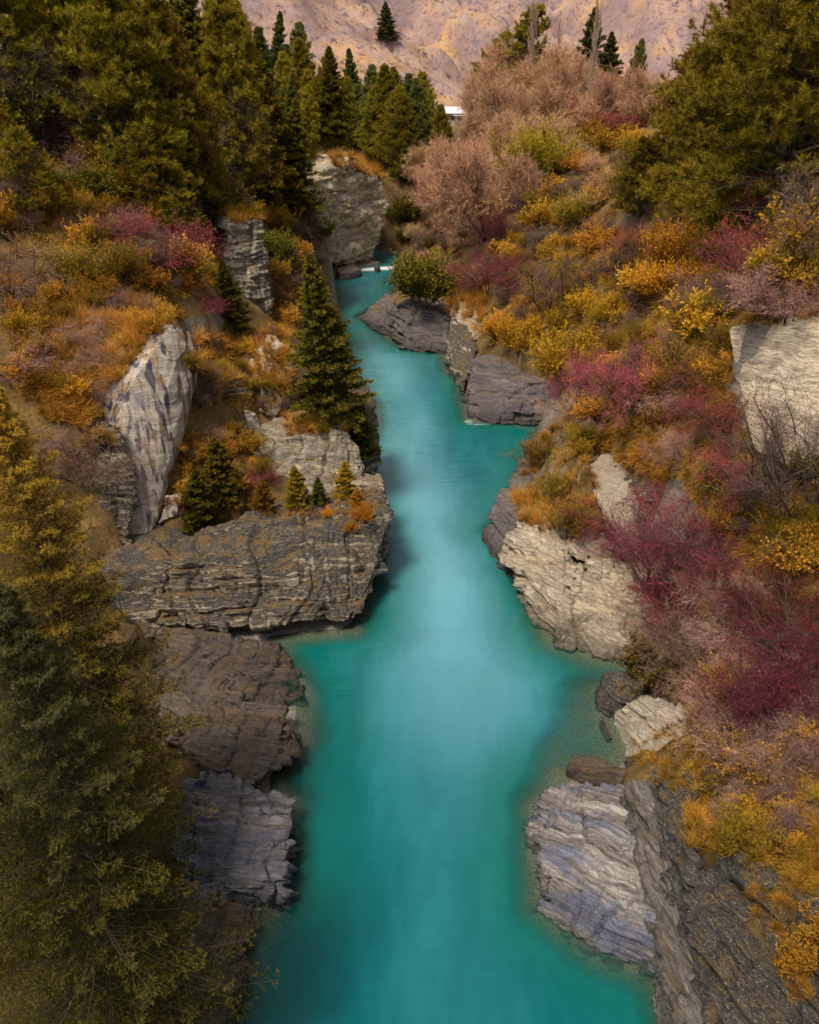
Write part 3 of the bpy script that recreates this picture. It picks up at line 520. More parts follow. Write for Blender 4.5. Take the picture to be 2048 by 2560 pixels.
# ------------------------------------------------------------------ plant growing helpers
def nrmz(v): return v/np.maximum(np.linalg.norm(v, axis=-1, keepdims=True), 1e-9)
UP = np.array([0, 0, 1.])
class Grow:
    def __init__(s, seed): s.r = np.random.default_rng(seed); s.V = []; s.T = []; s.Q = []; s.A = []; s.n = 0
    def add(s, V, T=None, Q=None, a=None):
        V = V.reshape(-1, 3); s.V.append(V)
        if T is not None: s.T.append(T+s.n)
        if Q is not None: s.Q.append(Q+s.n)
        s.A.append(np.broadcast_to(np.asarray(a if a is not None else .5, float).reshape(-1), (len(V),)) if np.ndim(a) else np.full(len(V), .5 if a is None else a)); s.n += len(V)
    def mesh(s, name, m, smooth=False, high=None):
        F = []
        if s.T: F.append(np.concatenate(s.T))
        if s.Q: F.append(np.concatenate(s.Q))
        V = np.concatenate(s.V); at = {'tint': np.concatenate(s.A)}
        if high: at['high'] = V[:, 2]/high
        return mesh_np(name, V, F, at, smooth, mats=[m])
    def line(s, p0, d, L, K, wig=.1, up=0.):
        """(N,3) starts, directions, lengths -> (N,K,3) polylines"""
        p0 = np.asarray(p0, float); d = nrmz(np.asarray(d, float)); N = len(p0); L = np.broadcast_to(L, (N,)); up = np.broadcast_to(up, (N,))
        out = [p0]; c = p0
        for j in range(K-1):
            d = nrmz(d + s.r.normal(0, wig, (N, 3)) + UP*up[:, None]); c = c + d*(L/(K-1))[:, None]; out.append(c)
        return np.stack(out, 1)
    def spawn(s, P, n, t=(.2, 1), ang=(35, 60), L=.4, var=.3, K=4, up=0., wig=.12, planar=0., prof=None):
        N, k, _ = P.shape; idx = np.repeat(np.arange(N), n)
        tt = (np.tile(np.arange(n), N) + s.r.random(N*n))/n; tt = t[0] + tt*(t[1]-t[0])
        q = np.clip(tt*(k-1), 0, k-1-1e-6); i = q.astype(int); f = (q-i)[:, None]
        pos = P[idx, i]*(1-f) + P[idx, i+1]*f; tan = nrmz(P[idx, i+1]-P[idx, i])
        perp = nrmz(np.cross(tan, s.r.normal(0, 1, (N*n, 3))))
        if planar:
            sd = nrmz(np.cross(tan, UP + s.r.normal(0, .05, 3)))*np.where(np.tile(np.arange(n), N) % 2, 1, -1)[:, None]; perp = nrmz(perp*(1-planar) + sd*planar)
        a = np.radians(s.r.uniform(ang[0], ang[1], N*n))[:, None]
        ln = L*(1 + s.r.uniform(-var, var, N*n))
        if prof is not None: ln = ln*prof(tt)
        return s.line(pos, tan*np.cos(a) + perp*np.sin(a), ln, K, wig, up), tt
    def tubes(s, P, r0, r1, sides=4, a=.5):
        N, K, _ = P.shape; t = nrmz(P[:, -1]-P[:, 0]); u = nrmz(np.cross(t, np.array([.31, .77, .55]))); v = np.cross(t, u)
        r0 = np.broadcast_to(r0, (N,)); r1 = np.broadcast_to(r1, (N,)); w = np.linspace(0, 1, K)
        R = r0[:, None]*(1-w) + r1[:, None]*w
        th = np.arange(sides)*2*math.pi/sides
        ring = u[:, None, None]*np.cos(th)[None, None, :, None] + v[:, None, None]*np.sin(th)[None, None, :, None]
        V = P[:, :, None] + ring*R[:, :, None, None]
        b = (np.arange(N)*K*sides)[:, None, None] + (np.arange(K-1)*sides)[None, :, None]
        i = np.arange(sides)[None, None]; j = (i+1) % sides
        Q = np.stack([b+i, b+j, b+j+sides, b+i+sides], -1).reshape(-1, 4)
        aa = np.repeat(np.broadcast_to(a, (N,)), K*sides)
        s.add(V, Q=Q, a=aa)
    def leaves(s, P, n, L, W, ang=(30, 60), t=(0, 1), a=(0, 1), var=.3, quad=False, up=0., grad=None):
        N, k, _ = P.shape; idx = np.repeat(np.arange(N), n); M = N*n
        tt = t[0] + s.r.random(M)*(t[1]-t[0]); q = np.clip(tt*(k-1), 0, k-1-1e-6); i = q.astype(int); f = (q-i)[:, None]
        pos = P[idx, i]*(1-f) + P[idx, i+1]*f; tan = nrmz(P[idx, i+1]-P[idx, i])
        perp = nrmz(np.cross(tan, s.r.normal(0, 1, (M, 3)))); g = np.radians(s.r.uniform(ang[0], ang[1], M))[:, None]
        d = nrmz(tan*np.cos(g) + perp*np.sin(g) + UP*up); sd = nrmz(np.cross(d, s.r.normal(0, 1, (M, 3))))
        l = (L*(1+s.r.uniform(-var, var, M)))[:, None]; w = W*(.7+.6*s.r.random(M))[:, None]
        al = s.r.uniform(a[0], a[1], M) if grad is None else np.clip(grad(idx, tt) + s.r.normal(0, .12, M), 0, 1)
        if quad:
            nn = np.cross(d, sd)
            V = np.stack([pos, pos + d*l*.5 + sd*w*.5 + nn*w*.12, pos + d*l, pos + d*l*.5 - sd*w*.5 + nn*w*.12], 1); s.add(V, Q=np.arange(M*4).reshape(-1, 4), a=np.repeat(al, 4))
        else:
            V = np.stack([pos - sd*w*.5, pos + sd*w*.5, pos + d*l], 1); s.add(V, T=np.arange(M*3).reshape(-1, 3), a=np.repeat(al, 3))

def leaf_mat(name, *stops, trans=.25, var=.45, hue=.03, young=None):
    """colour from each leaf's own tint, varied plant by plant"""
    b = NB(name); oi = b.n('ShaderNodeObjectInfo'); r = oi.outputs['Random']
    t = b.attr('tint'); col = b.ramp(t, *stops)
    if young: col = b.mix(b.math('MULTIPLY', b.mrange(b.attr('high'), .5, .95), b.mrange(t, .1, .8, .35, 1.)), col, young)   # tone towards the leader; on the gold spruce, sunlit yellow painted in
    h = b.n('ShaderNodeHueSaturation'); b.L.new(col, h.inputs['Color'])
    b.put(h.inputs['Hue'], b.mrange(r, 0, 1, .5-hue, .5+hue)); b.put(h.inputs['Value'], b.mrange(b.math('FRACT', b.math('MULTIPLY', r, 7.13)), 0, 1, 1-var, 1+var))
    d = b.n('ShaderNodeBsdfDiffuse'); b.L.new(h.outputs[0], d.inputs[0])
    tr = b.n('ShaderNodeBsdfTranslucent'); b.L.new(h.outputs[0], tr.inputs[0])
    m = b.n('ShaderNodeMixShader'); m.inputs[0].default_value = trans; b.L.new(d.outputs[0], m.inputs[1]); b.L.new(tr.outputs[0], m.inputs[2])
    return b.out(m.outputs[0])
def bark_mat(name, c1, c2):
    b = NB(name); n = b.noise(b.coords((0, 0, 0), (6, 6, 1.5)), 3, 4, .7)
    return b.out(b.principled(b.mix(n, c1, c2), .9, n, .5, .03, .15))
BARK = bark_mat('brown_bark', (.022, .016, .012), (.085, .062, .048))
GBARK = bark_mat('grey_bark', (.10, .085, .075), (.28, .24, .21))
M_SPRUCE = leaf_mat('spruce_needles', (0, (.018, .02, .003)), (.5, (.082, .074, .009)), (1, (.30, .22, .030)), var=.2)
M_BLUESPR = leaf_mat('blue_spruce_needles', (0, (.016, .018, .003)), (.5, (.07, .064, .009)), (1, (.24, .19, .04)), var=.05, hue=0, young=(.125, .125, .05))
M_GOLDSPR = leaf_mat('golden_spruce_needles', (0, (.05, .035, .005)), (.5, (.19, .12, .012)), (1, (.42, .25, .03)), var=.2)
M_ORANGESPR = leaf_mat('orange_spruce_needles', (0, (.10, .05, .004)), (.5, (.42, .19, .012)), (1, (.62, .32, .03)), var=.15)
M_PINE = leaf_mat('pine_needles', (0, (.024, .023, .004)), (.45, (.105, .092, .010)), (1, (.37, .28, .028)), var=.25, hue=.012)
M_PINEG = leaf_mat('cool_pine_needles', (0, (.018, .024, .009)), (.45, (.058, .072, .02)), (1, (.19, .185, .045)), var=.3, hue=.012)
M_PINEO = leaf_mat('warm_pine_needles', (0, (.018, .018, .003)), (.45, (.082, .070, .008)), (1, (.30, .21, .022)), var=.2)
M_BROOM = leaf_mat('broom_stems', (0, (.06, .045, .006)), (.6, (.17, .105, .013)), (1, (.36, .21, .024)), var=.4, hue=.018, trans=.1)
M_GREEN = leaf_mat('green_leaves', (0, (.03, .032, .005)), (.6, (.11, .10, .014)), (1, (.24, .18, .024)), var=.4)
M_YELLOW = leaf_mat('yellow_leaves', (0, (.12, .06, .008)), (.5, (.36, .175, .014)), (1, (.55, .29, .028)), var=.35, hue=.012)
M_ORANGE = leaf_mat('orange_leaves', (0, (.16, .06, .008)), (.5, (.48, .19, .016)), (1, (.62, .30, .03)), var=.3, hue=.012)
M_CRIMSON = leaf_mat('crimson_twigs', (0, (.09, .05, .04)), (.4, (.17, .06, .055)), (.75, (.32, .055, .07)), (1, (.42, .11, .10)), var=.3, hue=.01, trans=.1)
M_MAGENTA = leaf_mat('magenta_twigs', (0, (.045, .028, .022)), (.4, (.085, .03, .032)), (.75, (.15, .026, .040)), (1, (.28, .06, .08)), var=.25, hue=.008, trans=.1)
M_ROSE = leaf_mat('rose_twigs', (0, (.10, .06, .045)), (.5, (.24, .135, .105)), (1, (.42, .26, .20)), var=.35, hue=.015, trans=.1)
M_TAN = leaf_mat('tan_twigs', (0, (.10, .055, .03)), (.5, (.36, .20, .105)), (1, (.58, .35, .20)), var=.25, hue=.015, trans=.1)
M_BROWN = leaf_mat('brown_twigs', (0, (.035, .022, .018)), (.5, (.11, .07, .055)), (1, (.23, .15, .12)), var=.4, trans=.1)
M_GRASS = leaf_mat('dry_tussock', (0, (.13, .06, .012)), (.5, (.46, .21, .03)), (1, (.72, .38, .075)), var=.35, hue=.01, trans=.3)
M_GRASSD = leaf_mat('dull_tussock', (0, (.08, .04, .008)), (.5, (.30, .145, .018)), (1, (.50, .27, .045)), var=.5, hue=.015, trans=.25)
M_POPLAR = leaf_mat('poplar_twigs', (0, (.20, .13, .09)), (.5, (.36, .25, .17)), (1, (.50, .36, .25)), var=.15, trans=.1)

# ------------------------------------------------------------------ plant patterns: {part name: mesh}, height
def spruce(seed, H, R, nb, ntw, nsub, nneed, nl, nw, m, bare=.03, name='spruce', twig=.36, droop=0.):
    g = Grow(seed); tk = Grow(seed)
    T = tk.line([[0, 0, -1.0]], [[0, 0, 1]], H+1.0, 12, .012)
    tk.tubes(T, H*.016, H*.001, 7)
    ps, ds, ls, us, hf = [], [], [], [], []
    for q in range(nb):
        f = bare + (1-bare)*((q+g.r.random())/nb)**.92
        az = q*2.39996 + g.r.normal(0, .35); L = (R*(1-f)**.82*g.r.uniform(.6, 1.2) + .10*R*.3)
        if f < .12: L *= .6 + f*3.3
        el = math.radians(-12 + 50*f**1.6 + g.r.normal(0, 7) - droop*(1-f))
        ps.append((T[0, 0]*0 + np.array([np.interp(f*H, T[0, :, 2], T[0, :, 0]), np.interp(f*H, T[0, :, 2], T[0, :, 1]), f*H])))
        ds.append((math.cos(az)*math.cos(el), math.sin(az)*math.cos(el), math.sin(el))); ls.append(L); us.append(.05); hf.append(f)
    hf = np.array(hf); B = g.line(ps, ds, np.array(ls), 6, .06, np.array(us))
    tk.tubes(B, np.array(ls)*.008+.005, .003, 4)
    Lb = np.array(ls)
    long = Lb > R*.45
    ta, t_a = g.spawn(B[long], int(ntw*1.6), (.10, .98), (40, 62), 1., .25, 4, .02, .08, planar=.7)
    tb, t_b = g.spawn(B[~long], max(4, int(ntw*.75)), (.10, .98), (40, 62), 1., .25, 4, .01, .08, planar=.7)
    tw = np.concatenate([ta, tb]); tt = np.concatenate([t_a, t_b]); own = np.concatenate([np.repeat(Lb[long], int(ntw*1.6)), np.repeat(Lb[~long], max(4, int(ntw*.75)))]); c = tw[:, :1]; k = own*twig*(1.08-tt)+.06; tw = c + (tw-c)*k[:, None, None]
    tk.tubes(tw[:, ::3], .006, .003, 3)
    sub, t2 = g.spawn(tw, nsub, (.15, .98), (38, 60), 1., .3, 3, 0., .08, planar=.5)
    k2 = np.repeat(k, nsub); c = sub[:, :1]; sub = c + (sub-c)*(k2*.42*(1.1-t2)+.05)[:, None, None]
    gB = lambda idx, t: .30 + .7*t
    rad = np.repeat(tt, 1)
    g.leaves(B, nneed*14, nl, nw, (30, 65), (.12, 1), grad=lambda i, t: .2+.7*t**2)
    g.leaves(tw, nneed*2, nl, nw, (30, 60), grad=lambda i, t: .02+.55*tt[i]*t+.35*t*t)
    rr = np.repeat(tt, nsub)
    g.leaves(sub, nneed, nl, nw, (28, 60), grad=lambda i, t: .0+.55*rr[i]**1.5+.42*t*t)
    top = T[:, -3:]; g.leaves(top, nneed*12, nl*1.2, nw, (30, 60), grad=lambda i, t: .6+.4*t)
    return {'trunk': tk.mesh(name+'_trunk', BARK), 'crown': g.mesh(name+'_crown', m, high=H)}, H
def pine(seed, H, R, nwh, per, ntw, ncl, nl, nw, m, bare=.12, name='pine', flat=.3, crook=.03):
    g = Grow(seed); tk = Grow(seed); T = tk.line([[0, 0, -1.0]], [[0, 0, 1]], H+1.0, 12, crook)
    tk.tubes(T, H*.017, H*.002, 7)
    ps, ds, ls = [], [], []
    for q in range(nwh):
        f = bare + (1-bare)*(q+.5*g.r.random())/nwh
        for w in range(per):
            if g.r.random() < .14: continue
            az = 2*math.pi*(w+g.r.random()*.8)/per + q*.7
            L = R*(min(1, .55+2.2*(f-bare))*(1-f)**.62)*g.r.uniform(.6, 1.2) + .25
            el = math.radians(-6 + 48*f**1.5 + g.r.normal(0, 10)); zz = f*H + g.r.normal(0, .12)
            ps.append((np.interp(zz, T[0, :, 2], T[0, :, 0]), np.interp(zz, T[0, :, 2], T[0, :, 1]), zz)); ds.append((math.cos(az)*math.cos(el), math.sin(az)*math.cos(el), math.sin(el))); ls.append(L)
    Lb = np.array(ls); B = g.line(ps, ds, Lb, 6, .10, .07); tk.tubes(B, Lb*.014+.012, .008, 4)
    tw, tt = g.spawn(B, ntw, (.25, 1), (30, 65), 1., .3, 4, .10, .12, planar=.6)
    k = np.repeat(Lb, ntw)*.34*(1.15-tt*.7)+.12; c = tw[:, :1]; tw = c + (tw-c)*k[:, None, None]; tk.tubes(tw, .012, .006, 3)
    gr = lambda i, t: .10+.35*tt[i]+.5*t
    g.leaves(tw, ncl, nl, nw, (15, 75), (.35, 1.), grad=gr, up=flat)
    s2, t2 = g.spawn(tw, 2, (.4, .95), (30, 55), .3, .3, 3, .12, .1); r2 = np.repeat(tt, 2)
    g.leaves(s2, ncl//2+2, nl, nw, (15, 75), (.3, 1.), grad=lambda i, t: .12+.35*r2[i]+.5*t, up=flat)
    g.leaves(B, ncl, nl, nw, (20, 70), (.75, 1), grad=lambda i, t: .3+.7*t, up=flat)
    return {'trunk': tk.mesh(name+'_trunk', BARK), 'crown': g.mesh(name+'_crown', m)}, H
def bare_tree(seed, H, spread, m, name='bare_tree', n1=7, n2=9, n3=7, n4=6, lean=(0, 0), up=.1, ta=(25, 50), thick=.02, bark=BARK, tm=1.):
    g = Grow(seed); tk = Grow(seed)
    T = tk.line(np.zeros((3, 3))-[0, 0, .3], [(lean[0]+.35*math.cos(a)*spread, lean[1]+.35*math.sin(a)*spread, 1) for a in (0.3, 2.2, 4.4)], H*np.array([.75, .62, .66]), 7, .14, .04)
    tk.tubes(T, H*thick, H*.005, 6)
    b1, t1 = g.spawn(T, n1, (.25, 1), ta, H*.36, .3, 6, up, .12, prof=lambda t: 1.2-.5*t); tk.tubes(b1, H*.007, H*.002, 4)
    b2, t2 = g.spawn(b1, n2, (.15, 1), ta, H*.19, .3, 5, up, .12, prof=lambda t: 1.15-.5*t); g.tubes(b2, H*.0020*tm, H*.0009*tm, 3, a=.25)
    b3, t3 = g.spawn(b2, n3, (.15, 1), ta, H*.10, .35, 4, up*.6, .14); g.tubes(b3, H*.0011*tm, H*.0005*tm, 3, a=g.r.uniform(.35, .75, len(b3)))
    g.leaves(b3, n4, H*.055, H*.0016*tm, (15, 45), (.1, 1), (.45, 1.), up=up*.8)
    return {'trunk': tk.mesh(name+'_trunk', bark), 'crown': g.mesh(name+'_twigs', m)}, H*1.0
def berry_bush(seed, H, m, name='bush', ns=14, n2=8, n3=7, nred=6, arch=-.10, tm=1., bl=.016, bw=.4):
    g = Grow(seed); tk = Grow(seed); az = g.r.random(ns)*6.283; sp = g.r.uniform(.15, .9, ns)
    S = tk.line(np.c_[np.cos(az)*.12*H, np.sin(az)*.12*H, az*0-.05*H], np.c_[np.cos(az)*sp, np.sin(az)*sp, np.ones(ns)], H*g.r.uniform(.75, 1.15, ns), 8, .10, arch)
    tk.tubes(S, H*.012, H*.003, 4)
    b2, t2 = g.spawn(S, n2, (.2, 1), (25, 60), H*.40, .35, 6, arch*.6, .14, prof=lambda t: 1.1-.5*t); g.tubes(b2, H*.0024, H*.0012*tm, 3, a=.2)
    b3, t3 = g.spawn(b2, n3, (.1, 1), (25, 65), H*.17, .4, 4, arch*.4, .18); q2 = np.repeat(t2, n3)
    g.tubes(b3, H*.0019*tm, H*.0008*tm, 3, a=np.clip(.1+.5*q2+.3*t3+g.r.normal(0, .12, len(b3)), 0, 1))
    r2 = np.clip(.25+.45*q2+.2*t3, 0, 1)
    g.leaves(b3, nred, H*bl, H*bl*bw, (20, 70), (.05, 1), grad=lambda i, t: r2[i]*(.75+.35*t))
    return {'stems': tk.mesh(name+'_stems', BARK), 'twigs': g.mesh(name+'_twigs', m)}, H*.82
def broom(seed, H, m, name='broom', ns=34, n2=7, n3=6, nl=5, up=.12, lw=.010, ll=.05, quad=False, spread=.6):
    g = Grow(seed); tk = Grow(seed); az = g.r.random(ns)*6.283; sp = g.r.uniform(.0, spread, ns)
    S = tk.line(np.c_[np.cos(az)*.15*H*sp, np.sin(az)*.15*H*sp, az*0-.05*H], np.c_[np.cos(az)*sp*1.4, np.sin(az)*sp*1.4, np.ones(ns)], H*g.r.uniform(.5, .9, ns), 6, .09, .02); tk.tubes(S, H*.007, H*.002, 3)
    b2, t2 = g.spawn(S, n2, (.25, 1), (18, 42), H*.30, .35, 5, up, .10); g.tubes(b2, H*.0022, H*.001, 3, a=.15)
    b3, t3 = g.spawn(b2, n3, (.15, 1), (15, 45), H*.15, .4, 4, up, .12); q = np.repeat(t2, n3); g.tubes(b3, H*.0013, H*.0006, 3, a=np.clip(.2+.6*q, 0, 1))
    g.leaves(b3, nl, H*ll, H*lw, (15, 60), (0, 1), grad=lambda i, t: .1+.5*q[i]+.4*t, quad=quad)
    return {'stems': tk.mesh(name+'_stems', BARK), 'foliage': g.mesh(name+'_foliage', m)}, H
def leafy(seed, H, m, name='shrub', ns=16, n2=8, n3=5, nl=7, ll=.06, lw=.04): return broom(seed, H, m, name, ns, n2, n3, nl, .04, lw, ll, True, .85)
def poplar(seed, H, m):
    g = Grow(seed); tk = Grow(seed); T = tk.line([[0, 0, -.5]], [[0, 0, 1]], H+.5, 10, .01); tk.tubes(T, H*.005, .01, 6)
    b, t = g.spawn(T, 90, (.12, .99), (22, 38), 1, .2, 5, .15, .05); k = H*.17*(1.05-.75*np.abs(t-.35)); c = b[:, :1]; b = c+(b-c)*k[:, None, None]; g.tubes(b, .03, .02, 3, a=.3)
    b2, t2 = g.spawn(b, 8, (.1, 1), (12, 28), H*.045, .3, 4, .14, .06); g.tubes(b2, .022, .014, 3, a=g.r.uniform(.3, .8, len(b2)))
    g.leaves(b2, 4, .6, .04, (10, 30), a=(.4, 1), up=.4)
    return {'trunk': tk.mesh('poplar_trunk', GBARK), 'crown': g.mesh('poplar_twigs', m)}, H
def blades(g, n, H, R, W, bend=.5, K=4):
    az = g.r.random(n)*6.283; lean = g.r.uniform(.05, 1, n)**.8*bend*1.6; r0 = g.r.random(n)*R
    d = np.c_[np.cos(az)*lean, np.sin(az)*lean, np.ones(n)]
    P = g.line(np.c_[np.cos(az)*r0, np.sin(az)*r0, np.zeros(n)-.04], d, H*g.r.uniform(.6, 1.15, n), K, .07, -.22*bend*2)
    sd = nrmz(np.cross(P[:, 1]-P[:, 0], g.r.normal(0, 1, (n, 3))))*W; w = np.linspace(1, .12, K)[None, :, None]
    V = np.stack([P-sd[:, None]*w*.5, P+sd[:, None]*w*.5], 2)
    b = (np.arange(n)*K*2)[:, None] + (np.arange(K-1)*2)[None]; Q = np.stack([b, b+1, b+3, b+2], -1).reshape(-1, 4)
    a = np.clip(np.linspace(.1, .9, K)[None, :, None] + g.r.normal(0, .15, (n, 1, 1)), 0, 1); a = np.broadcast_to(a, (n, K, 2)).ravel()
    return V.reshape(-1, 3), Q, a

PAT = {}
PAT['near_spruce'] = spruce(1, 17, 5.0, 340, 17, 5, 9, .085, .016, M_SPRUCE, .02, 'near_spruce', droop=6)
OVER = {}   # pattern -> (part, its own material): the mesh is shared, the colour sits on the object
def recol(new, k, m, crown='crown'):
    OVER[new] = (crown, m); d, h = PAT[k]; return d, h
PAT['near_blue_spruce'] = recol('near_blue_spruce', 'near_spruce', M_BLUESPR)
PAT['near_gold_spruce'] = recol('near_gold_spruce', 'near_spruce', leaf_mat('gold_tipped_spruce_needles', (0, (.02, .018, .004)), (.5, (.10, .08, .010)), (1, (.33, .235, .03)), var=.05, hue=.0, young=(.62, .37, .05)))  # the sunlit gold of the top is painted into the needles
PAT['spruce'] = spruce(3, 10, 3.0, 160, 11, 3, 10, .15, .045, M_SPRUCE, .03)
PAT['young_spruce'] = spruce(4, 4, 1.6, 80, 10, 3, 9, .10, .034, M_SPRUCE, .05)
PAT['gold_spruce'] = recol('gold_spruce', 'young_spruce', M_GOLDSPR)
PAT['orange_spruce'] = recol('orange_spruce', 'young_spruce', M_ORANGESPR)
PAT['pine_a'] = pine(5, 18, 6.2, 18, 8, 12, 26, .46, .06, M_PINE, .08)
PAT['pine_b'] = pine(6, 18, 5.0, 21, 7, 11, 26, .46, .06, M_PINE, .14)
PAT['pine_c'] = recol('pine_c', 'pine_b', M_PINEG)
PAT['pine_d'] = recol('pine_d', 'pine_a', M_PINEO)
PAT['fir_a'] = spruce(7, 20, 5.6, 190, 10, 2, 9, .36, .11, M_PINEG, .08, 'fir')
PAT['fir_b'] = spruce(8, 20, 5.2, 170, 10, 2, 9, .36, .11, M_PINE, .12, 'fir')
PAT['fir_d'] = recol('fir_d', 'fir_b', M_PINEO)
PAT['big_pine'] = pine(9, 16, 7.6, 16, 9, 14, 50, .36, .040, M_PINEO, .06, 'big_pine', .35, .05)
PAT['open_pine'] = pine(10, 14, 4.6, 12, 6, 10, 22, .40, .08, M_PINE, .22, 'open_pine', .3, .06)
PAT['young_pine'] = pine(12, 5, 1.9, 12, 6, 6, 18, .26, .03, M_PINEO, .05, 'young_pine', .6)
PAT['willow'] = bare_tree(13, 11, 1.8, M_TAN, 'willow', 10, 12, 9, 7, up=.09, ta=(28, 58), tm=1.8)
PAT['bare_dark'] = bare_tree(14, 5, 1.3, M_BROWN, 'bare_dark', 7, 7, 5, 3, up=.04, ta=(30, 60), thick=.012)
PAT['tan_bush'] = berry_bush(15, 4, M_TAN, 'tan_bush', 18, 10, 9, 6, .03, tm=1.8, bl=.07, bw=.07)
PAT['rose_bush'] = berry_bush(16, 2.4, M_ROSE, 'rose_bush', 18, 9, 9, 6, -.05, tm=1., bl=.04, bw=.10)
PAT['crimson_bush'] = berry_bush(17, 2.6, M_CRIMSON, 'crimson_bush', 20, 11, 9, 9, -.09, tm=.9, bl=.03, bw=.16)
PAT['magenta_bush'] = berry_bush(18, 3, M_MAGENTA, 'magenta_bush', 24, 12, 9, 10, -.08, tm=.8, bl=.028, bw=.16)
PAT['brown_bush'] = berry_bush(19, 2.2, M_BROWN, 'brown_bush', 18, 9, 9, 6, -.02, tm=1.1, bl=.045, bw=.10)
PAT['broom'] = broom(20, 2., M_BROOM, 'broom')
PAT['green_bush'] = leafy(21, 2., M_GREEN, 'green_bush', 22, 9, 7, 8, .045, .03)
PAT['yellow_bush'] = leafy(22, 2., M_YELLOW, 'yellow_bush', 20, 9, 6, 8, .034, .026)
PAT['orange_bush'] = leafy(23, 2., M_ORANGE, 'orange_bush', 20, 9, 6, 8, .034, .026)
PAT['sparse_yellow'] = leafy(24, 2., M_YELLOW, 'sparse_yellow', 14, 9, 5, 2, .034, .026)
PAT['dull_bush'] = leafy(25, 2., leaf_mat('ochre_leaves', (0, (.09, .046, .007)), (.5, (.34, .165, .016)), (1, (.54, .28, .035)), var=.45, hue=.014), 'dull_bush', 18, 8, 6, 6, .055, .03)
PAT['poplar'] = poplar(26, 20, M_POPLAR)
PAT['gold_willow'] = broom(27, 6, leaf_mat('golden_green_twigs', (0, (.06, .05, .007)), (.5, (.20, .14, .014)), (1, (.42, .27, .03)), var=.1), 'gold_willow', 34, 8, 8, 8, .16, .012, .05)
for _k, (_d, _h) in list(PAT.items()):
    PAT[_k] = (_d, max(max(v.co.z for v in me.vertices) for me in _d.values()) if _k not in ('poplar',) else _h)
PLAIN = {'near_spruce': ('spruce_tree', 'spruce tree'), 'near_blue_spruce': ('spruce_tree', 'spruce tree'), 'near_gold_spruce': ('spruce_tree', 'spruce tree'), 'spruce': ('spruce_tree', 'spruce tree'), 'young_spruce': ('young_spruce', 'spruce tree'),
         'gold_spruce': ('young_spruce', 'spruce tree'), 'orange_spruce': ('young_spruce', 'spruce tree'), 'pine_a': ('pine_tree', 'pine tree'), 'pine_b': ('pine_tree', 'pine tree'), 'pine_c': ('pine_tree', 'pine tree'), 'pine_d': ('pine_tree', 'pine tree'),
         'fir_a': ('fir_tree', 'fir tree'), 'fir_b': ('fir_tree', 'fir tree'), 'fir_d': ('fir_tree', 'fir tree'), 'big_pine': ('pine_tree', 'pine tree'), 'open_pine': ('pine_tree', 'pine tree'), 'young_pine': ('young_pine', 'pine tree'),
         'willow': ('willow_tree', 'bare tree'), 'bare_dark': ('bare_tree', 'bare tree'), 'tan_bush': ('bare_shrub', 'shrub'), 'rose_bush': ('bare_shrub', 'shrub'), 'crimson_bush': ('berry_bush', 'bush'), 'magenta_bush': ('berry_bush', 'bush'),
         'brown_bush': ('bare_shrub', 'shrub'), 'broom': ('broom_shrub', 'shrub'), 'green_bush': ('leafy_shrub', 'shrub'), 'yellow_bush': ('leafy_shrub', 'shrub'), 'orange_bush': ('leafy_shrub', 'shrub'), 'sparse_yellow': ('leafy_shrub', 'shrub'),
         'dull_bush': ('leafy_shrub', 'shrub'), 'poplar': ('poplar_tree', 'poplar tree'), 'gold_willow': ('willow_tree', 'willow tree')}

# ------------------------------------------------------------------ planting
bpy.context.view_layer.update()
def bvh_of(obs):
    V, F, n = [], [], 0
    for o in obs:
        me = o.data; k = len(me.vertices); co = np.empty(k*3, np.float32); me.vertices.foreach_get('co', co); co = co.reshape(-1, 3) + np.array(o.location)
        me.calc_loop_triangles(); t = np.empty(len(me.loop_triangles)*3, np.int32); me.loop_triangles.foreach_get('vertices', t)
        V.append(co); F.append(t.reshape(-1, 3)+n); n += k
    V = np.concatenate(V); F = np.concatenate(F)
    return BVHTree.FromPolygons(V.tolist(), F.tolist(), all_triangles=True)
TER = bvh_of([terrain]); ALL = bvh_of([terrain]+ROCKS)
EYE = Vector((0, 0, CAM_H))
def cast(px, py, tree=None):
    d = Vector(ray(px, py)); loc, nor, i, dist = (tree or ALL).ray_cast(EYE, d.normalized(), 900)
    if loc is None: return None
    return loc, nor, dist/d.length
def down(x, y, tree=None):
    loc, nor, i, dist = (tree or ALL).ray_cast(Vector((x, y, 90)), Vector((0, 0, -1)), 200); return loc
COUNT = {}
def put(kind, loc, h, label, group=None, wide=1., rot=None, lean=(0, 0)):
    parts, H = PAT[kind]; nm, cat = PLAIN[kind]; s = h/H
    e = bpy.data.objects.new(nm, None); C.objects.link(e); e.empty_display_size = .3
    e.location = loc; e.scale = (s*wide, s*wide, s); e.rotation_euler = (lean[0], lean[1], RNG.uniform(0, 6.28) if rot is None else rot)
    tag(e, label, cat, group)
    for pn, me in parts.items():
        o = link(pn, me, e)
        if kind in OVER and OVER[kind][0] == pn: o.material_slots[0].link = 'OBJECT'; o.material_slots[0].material = OVER[kind][1]
    COUNT[kind] = COUNT.get(kind, 0)+1
    return e
def size_px(t, py0, py1):
    b0, b1 = (1280-py0)/2048, (1280-py1)/2048
    return t*(b1-b0)/(cp + b1*sp_)
MISS = []
def plant(kind, px, py, top, label, group=None, wide=1., lean=None, tree=None):
    """stands where the sight line through (px, py) meets the ground, as tall as reaches row top"""
    c = cast(px, py, tree)
    if c is None or c[0].z < -.05: MISS.append((kind, px, py)); return None
    loc, nor, t = c
    if lean is None: lean = (RNG.normal(0, .04), RNG.normal(0, .04))   # nothing on a slope grows quite upright
    return put(kind, loc - Vector((0, 0, .08)), max(.3, size_px(t, py, top)), label, group, wide, None, lean)
